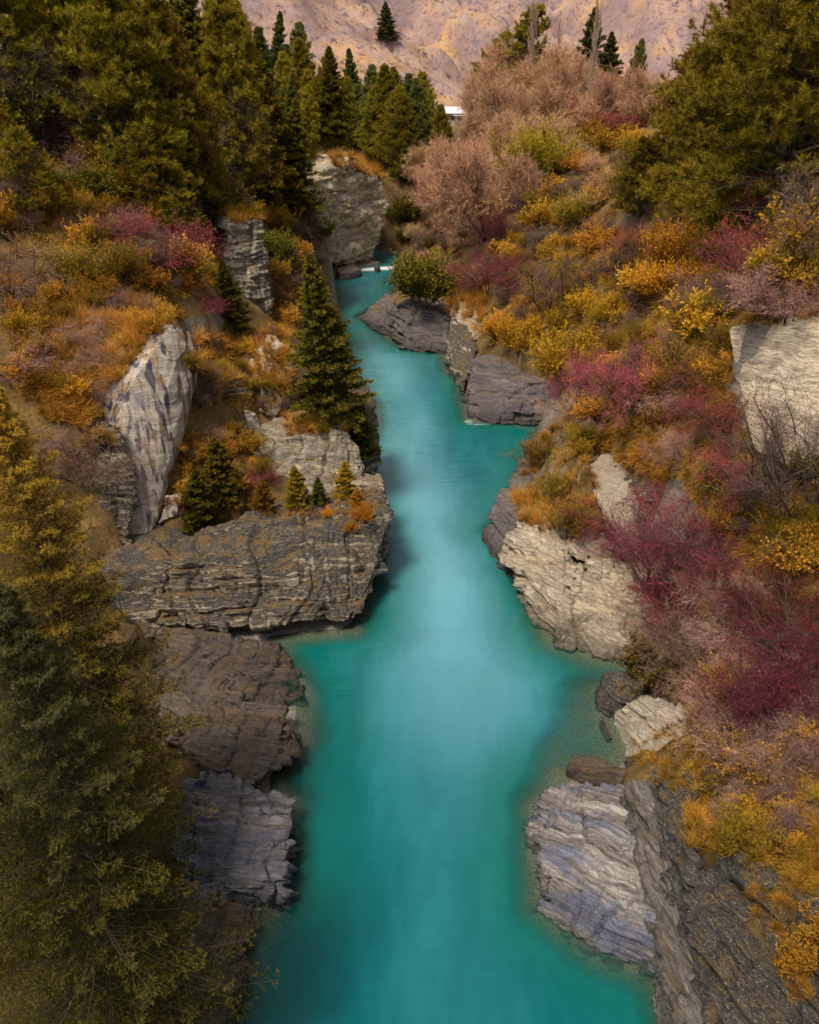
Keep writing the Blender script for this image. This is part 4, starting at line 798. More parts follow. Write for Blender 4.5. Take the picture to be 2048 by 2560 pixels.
# ------------------------------------------------------------------ the plants one can point to
FG = 'conifers on the forest bank'
put('near_gold_spruce', (-11.2, 22, 3.6), 17.4, 'tall gold-tipped spruce beside the wet shelves, behind the nearest blue-green one', None, .92, .4)
put('near_blue_spruce', (-7.9, 14.2, 3.6), 16.0, 'big blue-green spruce with a bare leader, nearest the camera', None, .88, 2.0)
put('near_spruce', (-13.5, 17.5, 5.0), 13, 'dark spruce half hidden behind the nearest blue-green spruce', None, 1.2, 3.0)
put('near_spruce', (-10.2, 18, 2.0), 11.5, 'dense olive spruce filling the gap between the gold-tipped and the blue-green one', None, 1.05, 5.0)
P = plant
P('spruce', 835, 1050, 625, 'tallest dark spruce standing at the water edge in mid-river view', None, 1.0)
P('spruce', 800, 1040, 880, 'short dense spruce on the near side of the tallest waterside spruce', None, 1.3)
P('spruce', 903, 1135, 985, 'small spruce hanging over the water below the tallest waterside spruce', None, 1.2)
P('spruce', 590, 830, 640, 'olive young spruce in front of the square rock pillar', None, 1.1)
P('young_spruce', 500, 1325, 1165, 'dark green young spruce at the foot of the streaked cliff', None, 1.15)
P('young_spruce', 560, 1260, 1090, 'dark green young spruce uphill of the one at the streaked cliff foot', None, 1.1)
P('gold_spruce', 660, 1275, 1190, 'small golden spruce, nearest the dark green young spruces', None, 1.15)
P('gold_spruce', 745, 1262, 1160, 'golden young spruce in the middle of the row on the promontory', None, 1.1)
P('young_spruce', 800, 1258, 1190, 'little olive spruce between the golden and the orange ones', None, 1.1)
P('orange_spruce', 868, 1240, 1148, 'bright orange young spruce on the ledge step above the promontory tip', None, 1.1)
P('orange_spruce', 892, 1262, 1215, 'little orange spruce just below the bright orange one', None, 1.3)
P('orange_bush', 912, 1300, 1248, 'bright orange sapling alone near the promontory tip')
P('orange_bush', 875, 1330, 1298, 'tiny orange-green plant on the bare top of the promontory')
P('orange_bush', 822, 1288, 1262, 'tiny orange tuft on the bare rock below the golden spruces')
P('pine_a', 60, 300, -260, 'broad dark pine in the outer corner of the forest bank', FG, 1.0)
P('pine_b', 140, 320, -150, 'dark pine between the purple-brown bare trees', FG, 1.1)
P('young_pine', 85, 540, 300, 'yellow-green young pine with a pale leader on the forest bank', None, 1.25)
P('young_pine', 10, 450, 240, 'olive young pine uphill of the one with a pale leader', None, 1.2)
# the big pines of the forest bank, then the rank that runs down to the far cliff
for k, px, py, tp, wd, lab in [
    ('pine_a', 330, 500, -150, 1.0, 'broad olive pine with layered golden boughs in the middle of the forest edge'),
    ('pine_d', 470, 520, -40, .95, 'golden-olive pine leaning over the bare brown shrubs at the forest edge'),
    ('pine_a', 210, 330, -200, .9, 'tall dark pine above the purple-brown bare thicket'),
    ('pine_b', 590, 500, -60, 1.0, 'tall dark green pine at the river end of the golden forest edge'),
    ('pine_a', 420, 560, 230, 1.15, 'low wide olive pine under the golden boughs'),
    ('pine_b', 520, 555, 260, 1.1, 'shaded dark pine low at the forest edge'),
    ('fir_d', 682, 540, 120, 1.1, 'pale olive fir rising behind the square rock pillar'),
    ('fir_b', 735, 545, 240, 1.15, 'thin-trunked pale fir between the rock pillar and the far cliff'),
    ('pine_c', 745, 300, 45, 1.0, 'rugged dark pine with a ragged outline on the forest skyline'),
    ('fir_a', 695, 300, 22, .9, 'pointed dark fir beside the ragged pine on the forest skyline'),
    ('pine_b', 620, 290, -12, .9, 'dark pine at the top edge of the picture beside the mountain'),
    ('pine_a', 575, 300, -60, .9, 'pine partly hidden by the golden forest edge pines'),
    ('pine_c', 655, 330, 60, .9, 'dark pine in front of the pointed fir'),
    ('pine_b', 805, 370, 118, .9, 'olive pine over the far cliff, nearer of a close pair'),
    ('fir_d', 832, 380, 112, 1.15, 'slim golden-olive fir over the far cliff, taller of a close pair'),
    ('fir_a', 882, 370, 116, .9, 'narrow dark fir directly above the far cliff'),
    ('pine_b', 775, 370, 165, 1.0, 'olive pine on the shoulder between ragged pine and the close pair'),
    ('pine_c', 928, 360, 150, 1.0, 'blue-green bushy conifer above the orange grass cap'),
    ('pine_b', 990, 400, 152, 1.0, 'broad olive pine beyond the far cliff, standing forward of the rank'),
    ('fir_b', 950, 400, 240, 1.1, 'short olive fir just beyond the far cliff top'),
    ('pine_c', 1058, 420, 186, .95, 'dark pine at the river end of the far rank'),
    ('pine_b', 1100, 490, 255, .9, 'olive pine with a bare lower trunk where the rank meets the tan shrubs'),
    ('fir_a', 1020, 450, 270, 1.2, 'dark fir low in the gorge beyond the far cliff'),
    ('pine_b', 1088, 400, 214, .5, 'thin-topped pine nearest the white-roofed house'),
    ('pine_b', 650, 420, 150, .9, 'olive pine just uphill of the rock pillar firs'), ('pine_c', 705, 420, 185, .9, 'dull green pine behind the pale olive fir'), ('pine_b', 765, 430, 205, .9, 'yellowish pine behind the thin-trunked pale fir'),
    ('pine_b', 850, 388, 185, .9, 'low olive pine rooted on the far cliff shoulder'), ('pine_c', 905, 388, 205, .9, 'low blue-green pine rooted on the far cliff edge'), ('pine_b', 965, 430, 205, 1., 'olive pine on the drop beyond the far cliff'),
    ('pine_d', 1012, 455, 228, 1., 'golden-olive pine low on the drop beyond the far cliff'), ('pine_b', 1042, 475, 262, 1., 'small olive pine at the gorge mouth'), ('pine_c', 1078, 485, 285, 1., 'small blue-green pine at the gorge mouth'),
    ('pine_d', 885, 330, 150, 1., 'golden-olive pine in the second row above the far cliff'), ('pine_b', 945, 330, 165, 1., 'olive pine in the second row above the far cliff'), ('pine_b', 790, 330, 88, 1., 'tall olive pine in the second row beside the ragged pine'), ('pine_c', 1030, 370, 178, 1., 'dull green pine in the second row at the river end'), ('pine_b', 1000, 345, 160, .9, 'slender olive pine in the second row'),
    ('pine_b', 720, 360, 120, 1., 'olive pine between the ragged pine and the pale fir')]:
    P(k, px, py, tp, lab, FG, wd, tree=TER)
BG = 'conifers on the berry-bush bank'
P('big_pine', 1900, 620, -330, 'huge dark pine filling the upper corner of the berry-bush bank', BG, 1.0)
P('big_pine', 1740, 545, 20, 'broad spreading pine with amber boughs on the river side of the huge dark pine', BG, 1.0)
P('big_pine', 1600, 545, 330, 'low bushy pine with amber boughs hanging over the pale cliff patch', BG, 1.2)
P('big_pine', 1800, 575, 330, 'shadowed low pine under the huge dark pine', BG, 1.2)
P('big_pine', 1830, 330, -260, 'second huge pine, inland of the spreading amber one', BG, 1.0, tree=TER)
P('big_pine', 1980, 520, 60, 'mid-height dark pine under the crown of the huge one', BG, 1.1)
P('big_pine', 1690, 420, 100, 'amber pine behind the low bushy one', BG, 1.1, tree=TER)
P('big_pine', 2040, 420, -300, 'dark pine behind the huge one at the picture edge', BG, 1.0)
P('open_pine', 1290, 300, 5, 'open windswept pine behind the big tan willow', BG, 1.2, tree=TER)
P('open_pine', 1205, 320, 70, 'leaning open pine on the river side of the big tan willow', BG, 1.1, tree=TER)
P('fir_a', 1470, 260, 15, 'dark fir behind the tall bare poplar', BG, 1.2, tree=TER)
P('fir_a', 1515, 260, 75, 'blunt dark conifer beside the fir behind the poplar', BG, 1.3, tree=TER)
P('pine_c', 1570, 290, 90, 'pale olive pine between the pink thicket and the spreading pine', BG, .8, tree=TER)
P('fir_a', 968, 105, 2, 'lone dark conifer high on the mountainside', None, 1.6, tree=bvh_of([mountain]))
# bare trees and poplars
P('poplar', 1466, 330, 15, 'tall thin bare poplar in front of the dark fir', 'bare poplars', .75, tree=TER)
P('poplar', 1322, 330, 28, 'bare poplar spire rising over the big tan willow', 'bare poplars', .8, tree=TER)
P('poplar', 1392, 300, 62, 'short bare poplar spire between its two taller neighbours', 'bare poplars', .8, tree=TER)
P('willow', 1352, 290, 78, 'big round tan willow with dark forked trunk on the skyline', 'tan willows', 1.25, (0, -.15), tree=TER)
P('willow', 1262, 300, 115, 'tan willow crown on the river side of the big round one', 'tan willows', 1.1, tree=TER)
P('willow', 1402, 260, 90, 'narrow tan willow with a crooked black trunk beside the poplar', 'tan willows', .8, tree=TER)
P('willow', 1215, 600, 335, 'bare tan tree with leaning dark trunk above the river bend', 'tan willows', 1., (0, -.2))
P('willow', 1175, 440, 320, 'pale yellow-tan willow beside the far olive fir', 'tan willows', 1.0, tree=TER)
P('willow', 1290, 440, 250, 'tan willow downhill of the big round one', 'tan willows', 1.1, tree=TER)
P('willow', 1120, 560, 380, 'low tan willow leaning over the far river bend', 'tan willows', 1.1)
P('willow', 1585, 300, 165, 'pinkish bare tree beside the spreading pine', 'tan willows', 1.0, tree=TER)
for px, py, tp, wd, lab in [(1232, 335, 150, 1.0, 'tan willow just inland of the white-roofed house'), (1240, 365, 185, .9, 'tan willow between the house and the leaning open pine'), (1262, 375, 190, 1.1, 'tan willow in front of the windswept pine'), (1325, 370, 160, 1.0, 'tan willow directly below the big round one'),
     (1170, 490, 310, 1.1, 'spreading tan willow halfway down to the far river bend'), (1240, 510, 330, 1.0, 'tan willow beside the golden-green upright willow'), (1100, 480, 340, 1.0, 'brownish willow next to the last olive pine of the forest bank'), (1385, 310, 120, .9, 'tan willow between the two tall poplars'), (1440, 305, 135, .9, 'tan willow on the inland side of the tallest poplar'), (1520, 320, 150, 1.0, 'pinkish tan tree in front of the blunt dark conifer'), (1290, 330, 120, 1.0, 'tan willow filling the gap beside the big round one')]:
    P('willow', px, py, tp, lab, 'tan willows', wd, (RNG.normal(0, .08), RNG.normal(-.08, .08)), tree=TER)
for k, px, py, tp, wd, lab in [('brown_bush', 765, 600, 510, 1.2, 'dark brown shrub against the near flank of the far cliff'), ('green_bush', 755, 545, 460, 1.2, 'dark leafy shrub above the near flank of the far cliff'), ('brown_bush', 790, 665, 590, 1.2, 'brown shrub at the water by the near flank of the far cliff'), ('dull_bush', 742, 650, 580, 1.2, 'ochre shrub in the shade behind the tallest waterside spruce'), ('fir_b', 745, 480, 330, 1., 'olive fir on the shoulder just before the far cliff'), ('pine_b', 715, 610, 470, .9, 'small olive pine between the rock pillar and the far cliff'), ('green_bush', 800, 600, 530, 1.1, 'green shrub in the crease of the far cliff'), ('dull_bush', 720, 690, 610, 1.2, 'rust-coloured shrub in the gully above the tallest waterside spruce'),
     ('dull_bush', 260, 1120, 1050, 1.3, 'rust-coloured shrub at the edge of the overhanging rock wall'), ('rose_bush', 180, 1130, 1030, 1.3, 'pink-grey shrub uphill of the overhanging rock wall'), ('brown_bush', 270, 1010, 930, 1.3, 'brown shrub over the upper lip of the overhanging wall'), ('broom', 480, 930, 860, 1.2, 'olive shrub pressed to the shaded side of the streaked cliff'), ('dull_bush', 520, 960, 900, 1.3, 'rusty shrub in the gully beside the streaked cliff'), ('brown_bush', 500, 1010, 930, 1.3, 'dark bare shrub in the gully beside the streaked cliff'), ('dull_bush', 620, 1130, 1060, 1.3, 'rusty shrub on the ledge above the dark young spruces'), ('broom', 660, 1200, 1130, 1.2, 'olive shrub just behind the first small golden spruce')]:
    P(k, px, py, tp, lab, None, wd)
P('gold_willow', 1345, 480, 280, 'golden-green upright willow on the slope below the tan willows', None, 1.1)
P('gold_willow', 1400, 330, 250, 'small golden-green willow at the foot of the tall poplar', None, 1.2)
for px, py, tp, wd, lab in [(1920, 1320, 1010, 1.0, 'dark leafless sapling on the grass below the cream cliff'), (1990, 1300, 930, 1.0, 'taller dark leafless sapling against the cream cliff'),
     (2050, 1270, 860, 1.2, 'dark bare tree reaching across the cream cliff'), (1446, 770, 610, 1.2, 'small dark bare tree standing before the broken pale rock face'),
     (1365, 780, 615, 1.2, 'dark bushy bare tree by the orange grass tongue'), (2030, 640, 330, 1.2, 'tall tangled bare tree below the huge dark pine'), (1960, 560, 330, 1.1, 'bare tree with few yellow leaves before the huge dark pine'),
     (70, 330, 60, 1.2, 'purple-brown bare tree at the outer edge of the forest bank'), (170, 360, 120, 1.2, 'purple-brown bare tree before the tall dark pine'), (240, 400, 200, 1.2, 'brown bare tree under the layered golden boughs'), (110, 390, 210, 1.4, 'low spreading brown bare tree uphill of the young pine')]:
    P('bare_dark', px, py, tp, lab, 'dark leafless trees', wd)
# bushes
RBK = 'berry bushes on the slope across from the forest'
for k, px, py, tp, wd, lab in [
    ('magenta_bush', 1650, 1470, 1195, 1.15, 'biggest dark crimson bush, leaning over the cream layered block'),
    ('magenta_bush', 1780, 1450, 1215, 1.1, 'dark crimson bush uphill of the biggest one'),
    ('magenta_bush', 1700, 1560, 1400, 1.2, 'shaded purple bush under the biggest crimson one'),
    ('magenta_bush', 2000, 1670, 1385, 1.2, 'deep crimson bush at the picture edge above the twiggy scrub'),
    ('magenta_bush', 1945, 1800, 1610, 1.2, 'crimson bush below the deep crimson one at the picture edge'),
    ('crimson_bush', 1560, 1005, 830, 1.0, 'rose-red bush on the slope halfway to the yellow shrub'),
    ('crimson_bush', 1480, 985, 850, 1.1, 'faded rose bush on the river side of the rose-red one'),
    ('crimson_bush', 1800, 1090, 910, .9, 'tall scarlet bush at the foot of the cream cliff'),
    ('crimson_bush', 1770, 990, 870, 1.0, 'scarlet bush touching the upper edge of the cream cliff'),
    ('crimson_bush', 1850, 1210, 1080, 1.1, 'scarlet bush in the grass under the cream cliff'),
    ('crimson_bush', 1890, 730, 500, .9, 'bright red arching bush above the cream cliff'),
    ('crimson_bush', 1960, 560, 400, 1.1, 'pink-red bush under the low boughs of the huge dark pine'),
    ('crimson_bush', 1225, 725, 595, 1.3, 'red-brown bush on top of the orange grass tongue'),
    ('magenta_bush', 1260, 610, 500, 1.0, 'purple bush above the red-brown one near the river bend'),
    ('crimson_bush', 1290, 715, 620, 1.2, 'wine-red bush uphill of the orange grass tongue'),
    ('magenta_bush', 1390, 320, 255, 1.0, 'purple bush beside the tall poplar'),
    ('crimson_bush', 1560, 330, 260, 1.6, 'pink bush on the skyline beside the spreading pine')]:
    P(k, px, py, tp, lab, RBK, wd)
for k, px, py, tp, wd, lab in [
    ('crimson_bush', 310, 615, 500, 1.5, 'pink berry bush on the forest bank, uphill one of a pair'),
    ('crimson_bush', 410, 655, 515, 1.5, 'crimson berry bush on the forest bank, river-side one of a pair'),
    ('rose_bush', 50, 745, 555, 1.2, 'large pink-grey bare bush at the picture edge on the forest bank'),
    ('rose_bush', 40, 960, 830, 1.2, 'pink-grey bare bush just above the gold-tipped spruce'),
    ('rose_bush', 215, 1205, 1070, 1.3, 'pale pink twiggy shrub hanging beside the overhanging rock wall'),
    ('crimson_bush', 520, 775, 735, 1.8, 'low rose bush on the slope behind the white streaked cliff'),
    ('crimson_bush', 230, 350, 300, 1.5, 'dull red bush in the brown thicket of the forest bank')]:
    P(k, px, py, tp, lab, 'berry bushes on the forest bank', wd)
for k, px, py, tp, wd, lab in [
    ('yellow_bush', 1410, 965, 800, 1.0, 'bright golden shrub above the squarish dark river rock'),
    ('orange_bush', 1655, 755, 625, 1.0, 'orange-leaved shrub in the middle of the slope'),
    ('yellow_bush', 1690, 690, 525, 1.1, 'ochre-yellow shrub below the low boughs of the pines'),
    ('yellow_bush', 1240, 850, 770, 1.2, 'golden shrub over the ragged grey cliff foot'),
    ('yellow_bush', 1300, 880, 780, 1.1, 'golden-olive shrub uphill of the squarish dark river rock'),
    ('sparse_yellow', 1830, 1760, 1640, 1.2, 'sparse yellow-leaved shrub among pink twigs above the mossy rock step'),
    ('sparse_yellow', 1900, 1960, 1830, 1.2, 'sparse yellow-leaved shrub in the scrub over the lichen slope'),
    ('sparse_yellow', 1990, 1420, 1290, 1.3, 'sparse yellow shrub above the deep crimson bush'),
    ('sparse_yellow', 1790, 1740, 1680, 1.4, 'low yellow-flecked shrub beside the cream shore slab'),
    ('dull_bush', 2010, 2430, 2350, 1.1, 'orange shrub growing at the edge of the lichen slope'),
    ('dull_bush', 2045, 2350, 2270, 1.1, 'orange shrub uphill of the one at the edge of the lichen slope'),
    ('yellow_bush', 1330, 330, 270, 1.4, 'yellow shrub glowing under the tan willows'),
    ('yellow_bush', 300, 500, 400, 1.2, 'yellow-leaved shrub in the brown thicket of the forest bank'),
    ('yellow_bush', 375, 560, 480, 1.0, 'thin yellow-leaved shrub uphill of the crimson berry bush'),
    ('yellow_bush', 690, 575, 500, 1.2, 'orange-yellow shrub between the rock pillar and the pale fir'),
    ('yellow_bush', 625, 545, 495, 1.4, 'olive-yellow shrub standing right behind the rock pillar cap'),
    ('green_bush', 1050, 765, 610, 1.1, 'dense green shrub hanging over the long low river rock'),
    ('green_bush', 1010, 560, 470, 1.1, 'green shrub at the water in the far gorge'),
    ('green_bush', 1630, 1730, 1590, 1.1, 'olive shrub below the biggest crimson bush at the cream slab'),
    ('broom', 1425, 1345, 1215, 1.1, 'round olive broom on the grassy knoll above the cream block'),
    ('broom', 1400, 1270, 1170, 1.1, 'small olive broom on the knoll above the dark water boulder'),
    ('broom', 1340, 1170, 1075, 1.2, 'olive-orange broom leaning over the water above the knoll'),
    ('broom', 1740, 980, 830, 1.2, 'tall olive broom between the rose-red bush and the cream cliff'),
    ('broom', 1690, 930, 800, 1.1, 'tall golden broom uphill of the rose-red bush'),
    ('broom', 310, 715, 570, 1.2, 'olive broom below the pink berry bush of the forest bank'),
    ('broom', 190, 720, 570, 1.2, 'olive broom between the pink-grey bare bush and the pink berry bush'),
    ('broom', 1830, 2130, 2020, 1.3, 'olive broom on the edge above the lichen slope'),
    ('dull_bush', 1740, 845, 690, 1.2, 'grey-pink shrub between the orange-leaved shrub and the cream cliff'),
    ('rose_bush', 1760, 1650, 1500, 1.3, 'pink-grey twiggy shrub in the shade of the biggest crimson bush'),
    ('rose_bush', 1850, 1600, 1450, 1.2, 'pink-grey twiggy shrub uphill of the shaded purple bush'),
    ('rose_bush', 1700, 1700, 1600, 1.3, 'pink twiggy shrub beside the olive one at the cream slab'),
    ('rose_bush', 1450, 1060, 960, 1.3, 'grey-pink bare shrub over the river above the grassy knoll'),
    ('rose_bush', 1860, 1830, 1690, 1.3, 'pale pink twiggy shrub above the mossy rock step'),
    ('rose_bush', 1960, 1930, 1790, 1.3, 'pale pink twiggy shrub in the scrub over the lichen slope, uphill one')]:
    P(k, px, py, tp, lab, None, wd)

# ------------------------------------------------------------------ the rest of the scrub, zone by zone
def in_poly(x, y, poly):
    c = False; n = len(poly)
    for i in range(n):
        (x0, y0), (x1, y1) = poly[i], poly[(i+1) % n]
        if (y0 <= y) != (y1 <= y) and x < (x1-x0)*(y-y0)/(y1-y0)+x0: c = not c
    return c
LOOK = {'tan_bush': 'tan bare shrub', 'rose_bush': 'pink-grey twiggy shrub', 'brown_bush': 'dark brown bare shrub', 'broom': 'olive broom shrub', 'crimson_bush': 'red-twigged bush', 'magenta_bush': 'purple-red bush', 'dull_bush': 'ochre-leaved shrub',
        'green_bush': 'dark green leafy shrub', 'sparse_yellow': 'thin shrub with yellow leaves', 'yellow_bush': 'golden-leaved shrub', 'orange_bush': 'orange-leaved shrub', 'bare_dark': 'dark leafless small tree', 'pine_b': 'olive forest pine', 'fir_b': 'olive forest fir', 'pine_a': 'broad dark forest pine', 'fir_a': 'dark forest fir'}
ZONES = [  # where, polygon in the photograph, how many, height in metres, mix
    ('in the thicket under the tan willows', [(1165, 330), (1330, 270), (1420, 260), (1330, 450), (1250, 560), (1060, 560), (1000, 520), (1080, 420)], 45, (3.4, 6.3), {'tan_bush': 8, 'rose_bush': 2, 'dull_bush': 1.5}),
    ('over the water at the far river bend', [(1000, 540), (1130, 540), (1180, 600), (1100, 740), (1040, 700)], 18, (2, 4.2), {'tan_bush': 3, 'brown_bush': 4, 'green_bush': 3, 'dull_bush': 1}),
    ('between the golden-green willow and the low amber pine', [(1330, 440), (1430, 300), (1600, 330), (1580, 520), (1500, 580), (1300, 590)], 36, (2.7, 4.8), {'brown_bush': 4, 'broom': 3, 'dull_bush': 4, 'tan_bush': 2}),
    ('on the pink skyline beside the poplar', [(1420, 190), (1640, 170), (1640, 320), (1440, 330)], 24, (4.1, 7), {'rose_bush': 4, 'crimson_bush': 2, 'tan_bush': 3}),
    ('around the pale cliff patches', [(1230, 600), (1560, 580), (1700, 640), (1650, 760), (1450, 860), (1300, 840), (1200, 760)], 60, (1.8, 3.4), {'dull_bush': 6, 'brown_bush': 4, 'broom': 3, 'yellow_bush': 2, 'rose_bush': 2, 'crimson_bush': 1}),
    ('above the cream cliff', [(1700, 600), (2048, 520), (2048, 790), (1820, 815), (1700, 800)], 43, (1.6, 3.1), {'dull_bush': 5, 'brown_bush': 4, 'rose_bush': 3, 'broom': 2, 'sparse_yellow': 2}),
    ('on the slope before the cream cliff', [(1440, 860), (1700, 790), (1820, 850), (1880, 1150), (1700, 1200), (1480, 1130), (1400, 1000)], 67, (1.2, 2.7), {'dull_bush': 5, 'broom': 4, 'rose_bush': 4, 'brown_bush': 3, 'crimson_bush': 1.2, 'sparse_yellow': 1}),
    ('below the cream cliff', [(1720, 1200), (1900, 1170), (2048, 1170), (2048, 1420), (1880, 1420), (1760, 1300)], 36, (1.1, 2.2), {'broom': 4, 'dull_bush': 3, 'sparse_yellow': 3, 'brown_bush': 2, 'green_bush': 2, 'crimson_bush': 1}),
    ('under the dark crimson bushes', [(1600, 1450), (1870, 1400), (2048, 1640), (2048, 1760), (1850, 1720), (1640, 1720)], 40, (1.1, 2.1), {'magenta_bush': 4, 'rose_bush': 5, 'brown_bush': 4, 'broom': 1}),
    ('in the scrub over the lichen slope', [(1740, 1700), (2048, 1700), (2048, 2230), (1900, 2120), (1760, 2010), (1720, 1850)], 56, (0.81, 1.7), {'rose_bush': 5, 'brown_bush': 4, 'sparse_yellow': 3, 'dull_bush': 4, 'broom': 2}),
    ('on the grassy knoll above the cream block', [(1300, 1180), (1400, 1060), (1480, 1100), (1500, 1330), (1380, 1300)], 12, (0.81, 1.5), {'dull_bush': 3, 'broom': 3, 'sparse_yellow': 1}),
    ('in the brown thicket under the forest pines', [(0, 60), (220, 100), (330, 330), (640, 470), (620, 540), (440, 540), (220, 420), (0, 320)], 59, (2.7, 5), {'brown_bush': 8, 'bare_dark': 2.5, 'magenta_bush': .8, 'rose_bush': 1, 'green_bush': 1.2}),
    ('between the thicket and the berry bushes of the forest bank', [(0, 420), (240, 420), (440, 560), (560, 640), (540, 720), (250, 640), (0, 580)], 40, (1.8, 3.4), {'broom': 4, 'dull_bush': 4, 'brown_bush': 3, 'rose_bush': 2, 'green_bush': 2}),
    ('on the orange slope above the streaked cliff', [(0, 720), (250, 650), (480, 660), (560, 740), (440, 800), (300, 930), (150, 1060), (60, 1000)], 43, (1.1, 2.2), {'dull_bush': 5, 'rose_bush': 4, 'brown_bush': 3, 'sparse_yellow': 1.5, 'broom': 1.5}),
    ('on the ledges behind the dark young spruces', [(430, 1080), (620, 1080), (690, 1160), (640, 1270), (470, 1290), (400, 1260)], 18, (0.81, 1.7), {'dull_bush': 4, 'brown_bush': 3, 'crimson_bush': 1, 'broom': 2}),
    ('in the gully beside the rock pillar', [(680, 560), (760, 620), (740, 820), (690, 780)], 16, (2, 3.6), {'brown_bush': 3, 'green_bush': 2, 'dull_bush': 3}),
    ('on the ledges below the rock pillar', [(520, 830), (720, 780), (720, 1050), (480, 1010)], 18, (0.94, 1.8), {'dull_bush': 3, 'broom': 2, 'rose_bush': 2, 'brown_bush': 2})]
MARKS = {'the rock pillar': (620, 650), 'the streaked cliff': (390, 1040), 'the far cliff': (880, 520), 'the cream cliff': (1930, 960), 'the cream block': (1450, 1480), 'the lichen slope': (1880, 2330), 'the mossy rock step': (1690, 2050), 'the tallest waterside spruce': (815, 840),
  'the tall poplar': (1466, 220), 'the big round willow': (1290, 190), 'the golden-green willow': (1345, 380), 'the bright golden shrub': (1410, 890), 'the rose-red bush': (1560, 910), 'the bright red arching bush': (1890, 610), 'the biggest crimson bush': (1650, 1320),
  'the pink berry bush': (310, 570), 'the crimson berry bush': (410, 600), 'the young pine': (85, 420), 'the large pink-grey bush': (50, 650), 'the cream shore slab': (1640, 1840), 'the deep crimson bush': (2000, 1530), 'the long low river rock': (1010, 800), 'the squarish river rock': (1250, 980),
  'the orange grass tongue': (1160, 750), 'the ochre-yellow shrub': (1690, 610), 'the orange-leaved shrub': (1655, 690), 'the low bushy amber pine': (1600, 440), 'the huge dark pine': (1900, 250), 'the layered golden pine': (330, 300), 'the dark purple-brown trees': (120, 200), 'the olive fir by the pillar': (735, 400), 'the grassy knoll': (1400, 1200), 'the young dark spruces': (530, 1210), 'the tan tree above the bend': (1215, 460), 'the small dark bare tree': (1446, 690)}
SIDE = {(0, -1): 'above', (0, 1): 'below'}
fill = {}
def register(k, x, y, o):
    """remembers which landmark a plant stands by, to name it below"""
    mk = min(MARKS, key=lambda q: (MARKS[q][0]-x)**2 + (MARKS[q][1]-y)**2); dx, dy = x-MARKS[mk][0], y-MARKS[mk][1]
    side = ('above' if dy < 0 else 'below') if abs(dy) > abs(dx) else ('riverward of' if (dx < 0) == (x > 1000) else 'uphill of')
    fill.setdefault((k, mk, side), []).append((math.hypot(dx, dy), o))
for where, poly, n, (h0, h1), mix in ZONES:
    X = [p[0] for p in poly]; Yy = [p[1] for p in poly]; ks = list(mix); w = np.array([mix[k] for k in ks]); w = w/w.sum(); done = 0; spots = []
    for q in range(n*40):
        if done >= n: break
        x, y = RNG.uniform(min(X), max(X)), RNG.uniform(min(Yy), max(Yy))
        if not in_poly(x, y, poly): continue
        c = cast(x, y)
        if c is None or c[0].z < .4 or c[2] > 330 or c[1].z < .15: continue
        if any(math.hypot(x-a, (y-b)*1.3) < 16 for a, b in spots): continue
        spots.append((x, y)); k = ks[RNG.choice(len(ks), p=w)]; h = RNG.uniform(h0, h1)
        if k == 'bare_dark': h *= 1.8
        o = put(k, c[0]-Vector((0, 0, .1)), h, LOOK[k], f'{LOOK[k]}s {where}', RNG.uniform(1.0, 1.4), lean=(RNG.normal(0, .08), RNG.normal(0, .08))); done += 1
        y -= h*2048/c[2]*.4
        register(k, x, y, o)
# more forest behind the front rank
FZ = [(-26, 84), (-32, 92), (-22, 100), (-30, 106), (-38, 98), (-26, 116), (-36, 118), (-44, 86), (-20, 118), (-24, 134), (-32, 130), (-19, 142), (-27, 150), (-16, 160), (-22, 168), (-14, 182), (-8, 196), (-36, 142), (-44, 112), (-2, 210), (-12, 212), (4, 222), (-20, 198), (-44, 70), (-52, 78), (-50, 96), (-40, 76)]
for x, y in FZ:
    x += RNG.normal(0, 1.5); l = down(x, y, TER); k = ['pine_b', 'fir_b', 'pine_a', 'fir_a'][RNG.integers(4)]
    hh = RNG.uniform(12, 17); o = put(k, l, hh, LOOK[k], 'forest trees behind the front rank', RNG.uniform(.95, 1.25))
    t = y*cp + (CAM_H-l.z-hh)*sp_; register(k, 1024+2048*x/t, 1280-2048*((l.z+hh-CAM_H)*cp + y*sp_)/t, o)

ORD = ['nearest', 'second', 'third', 'fourth', 'fifth', 'sixth', 'seventh', 'eighth', 'ninth', 'tenth', 'eleventh', 'twelfth', 'thirteenth', 'fourteenth', 'fifteenth', 'sixteenth']
for (k, mk, side), ls in fill.items():
    ls.sort(key=lambda q: q[0])
    for i, (_, o) in enumerate(ls):
        o['label'] = f'{LOOK[k]} {side} {mk}' + ('' if len(ls) == 1 else f', {ORD[min(i, 15)]} from it' if i else ', nearest to it')
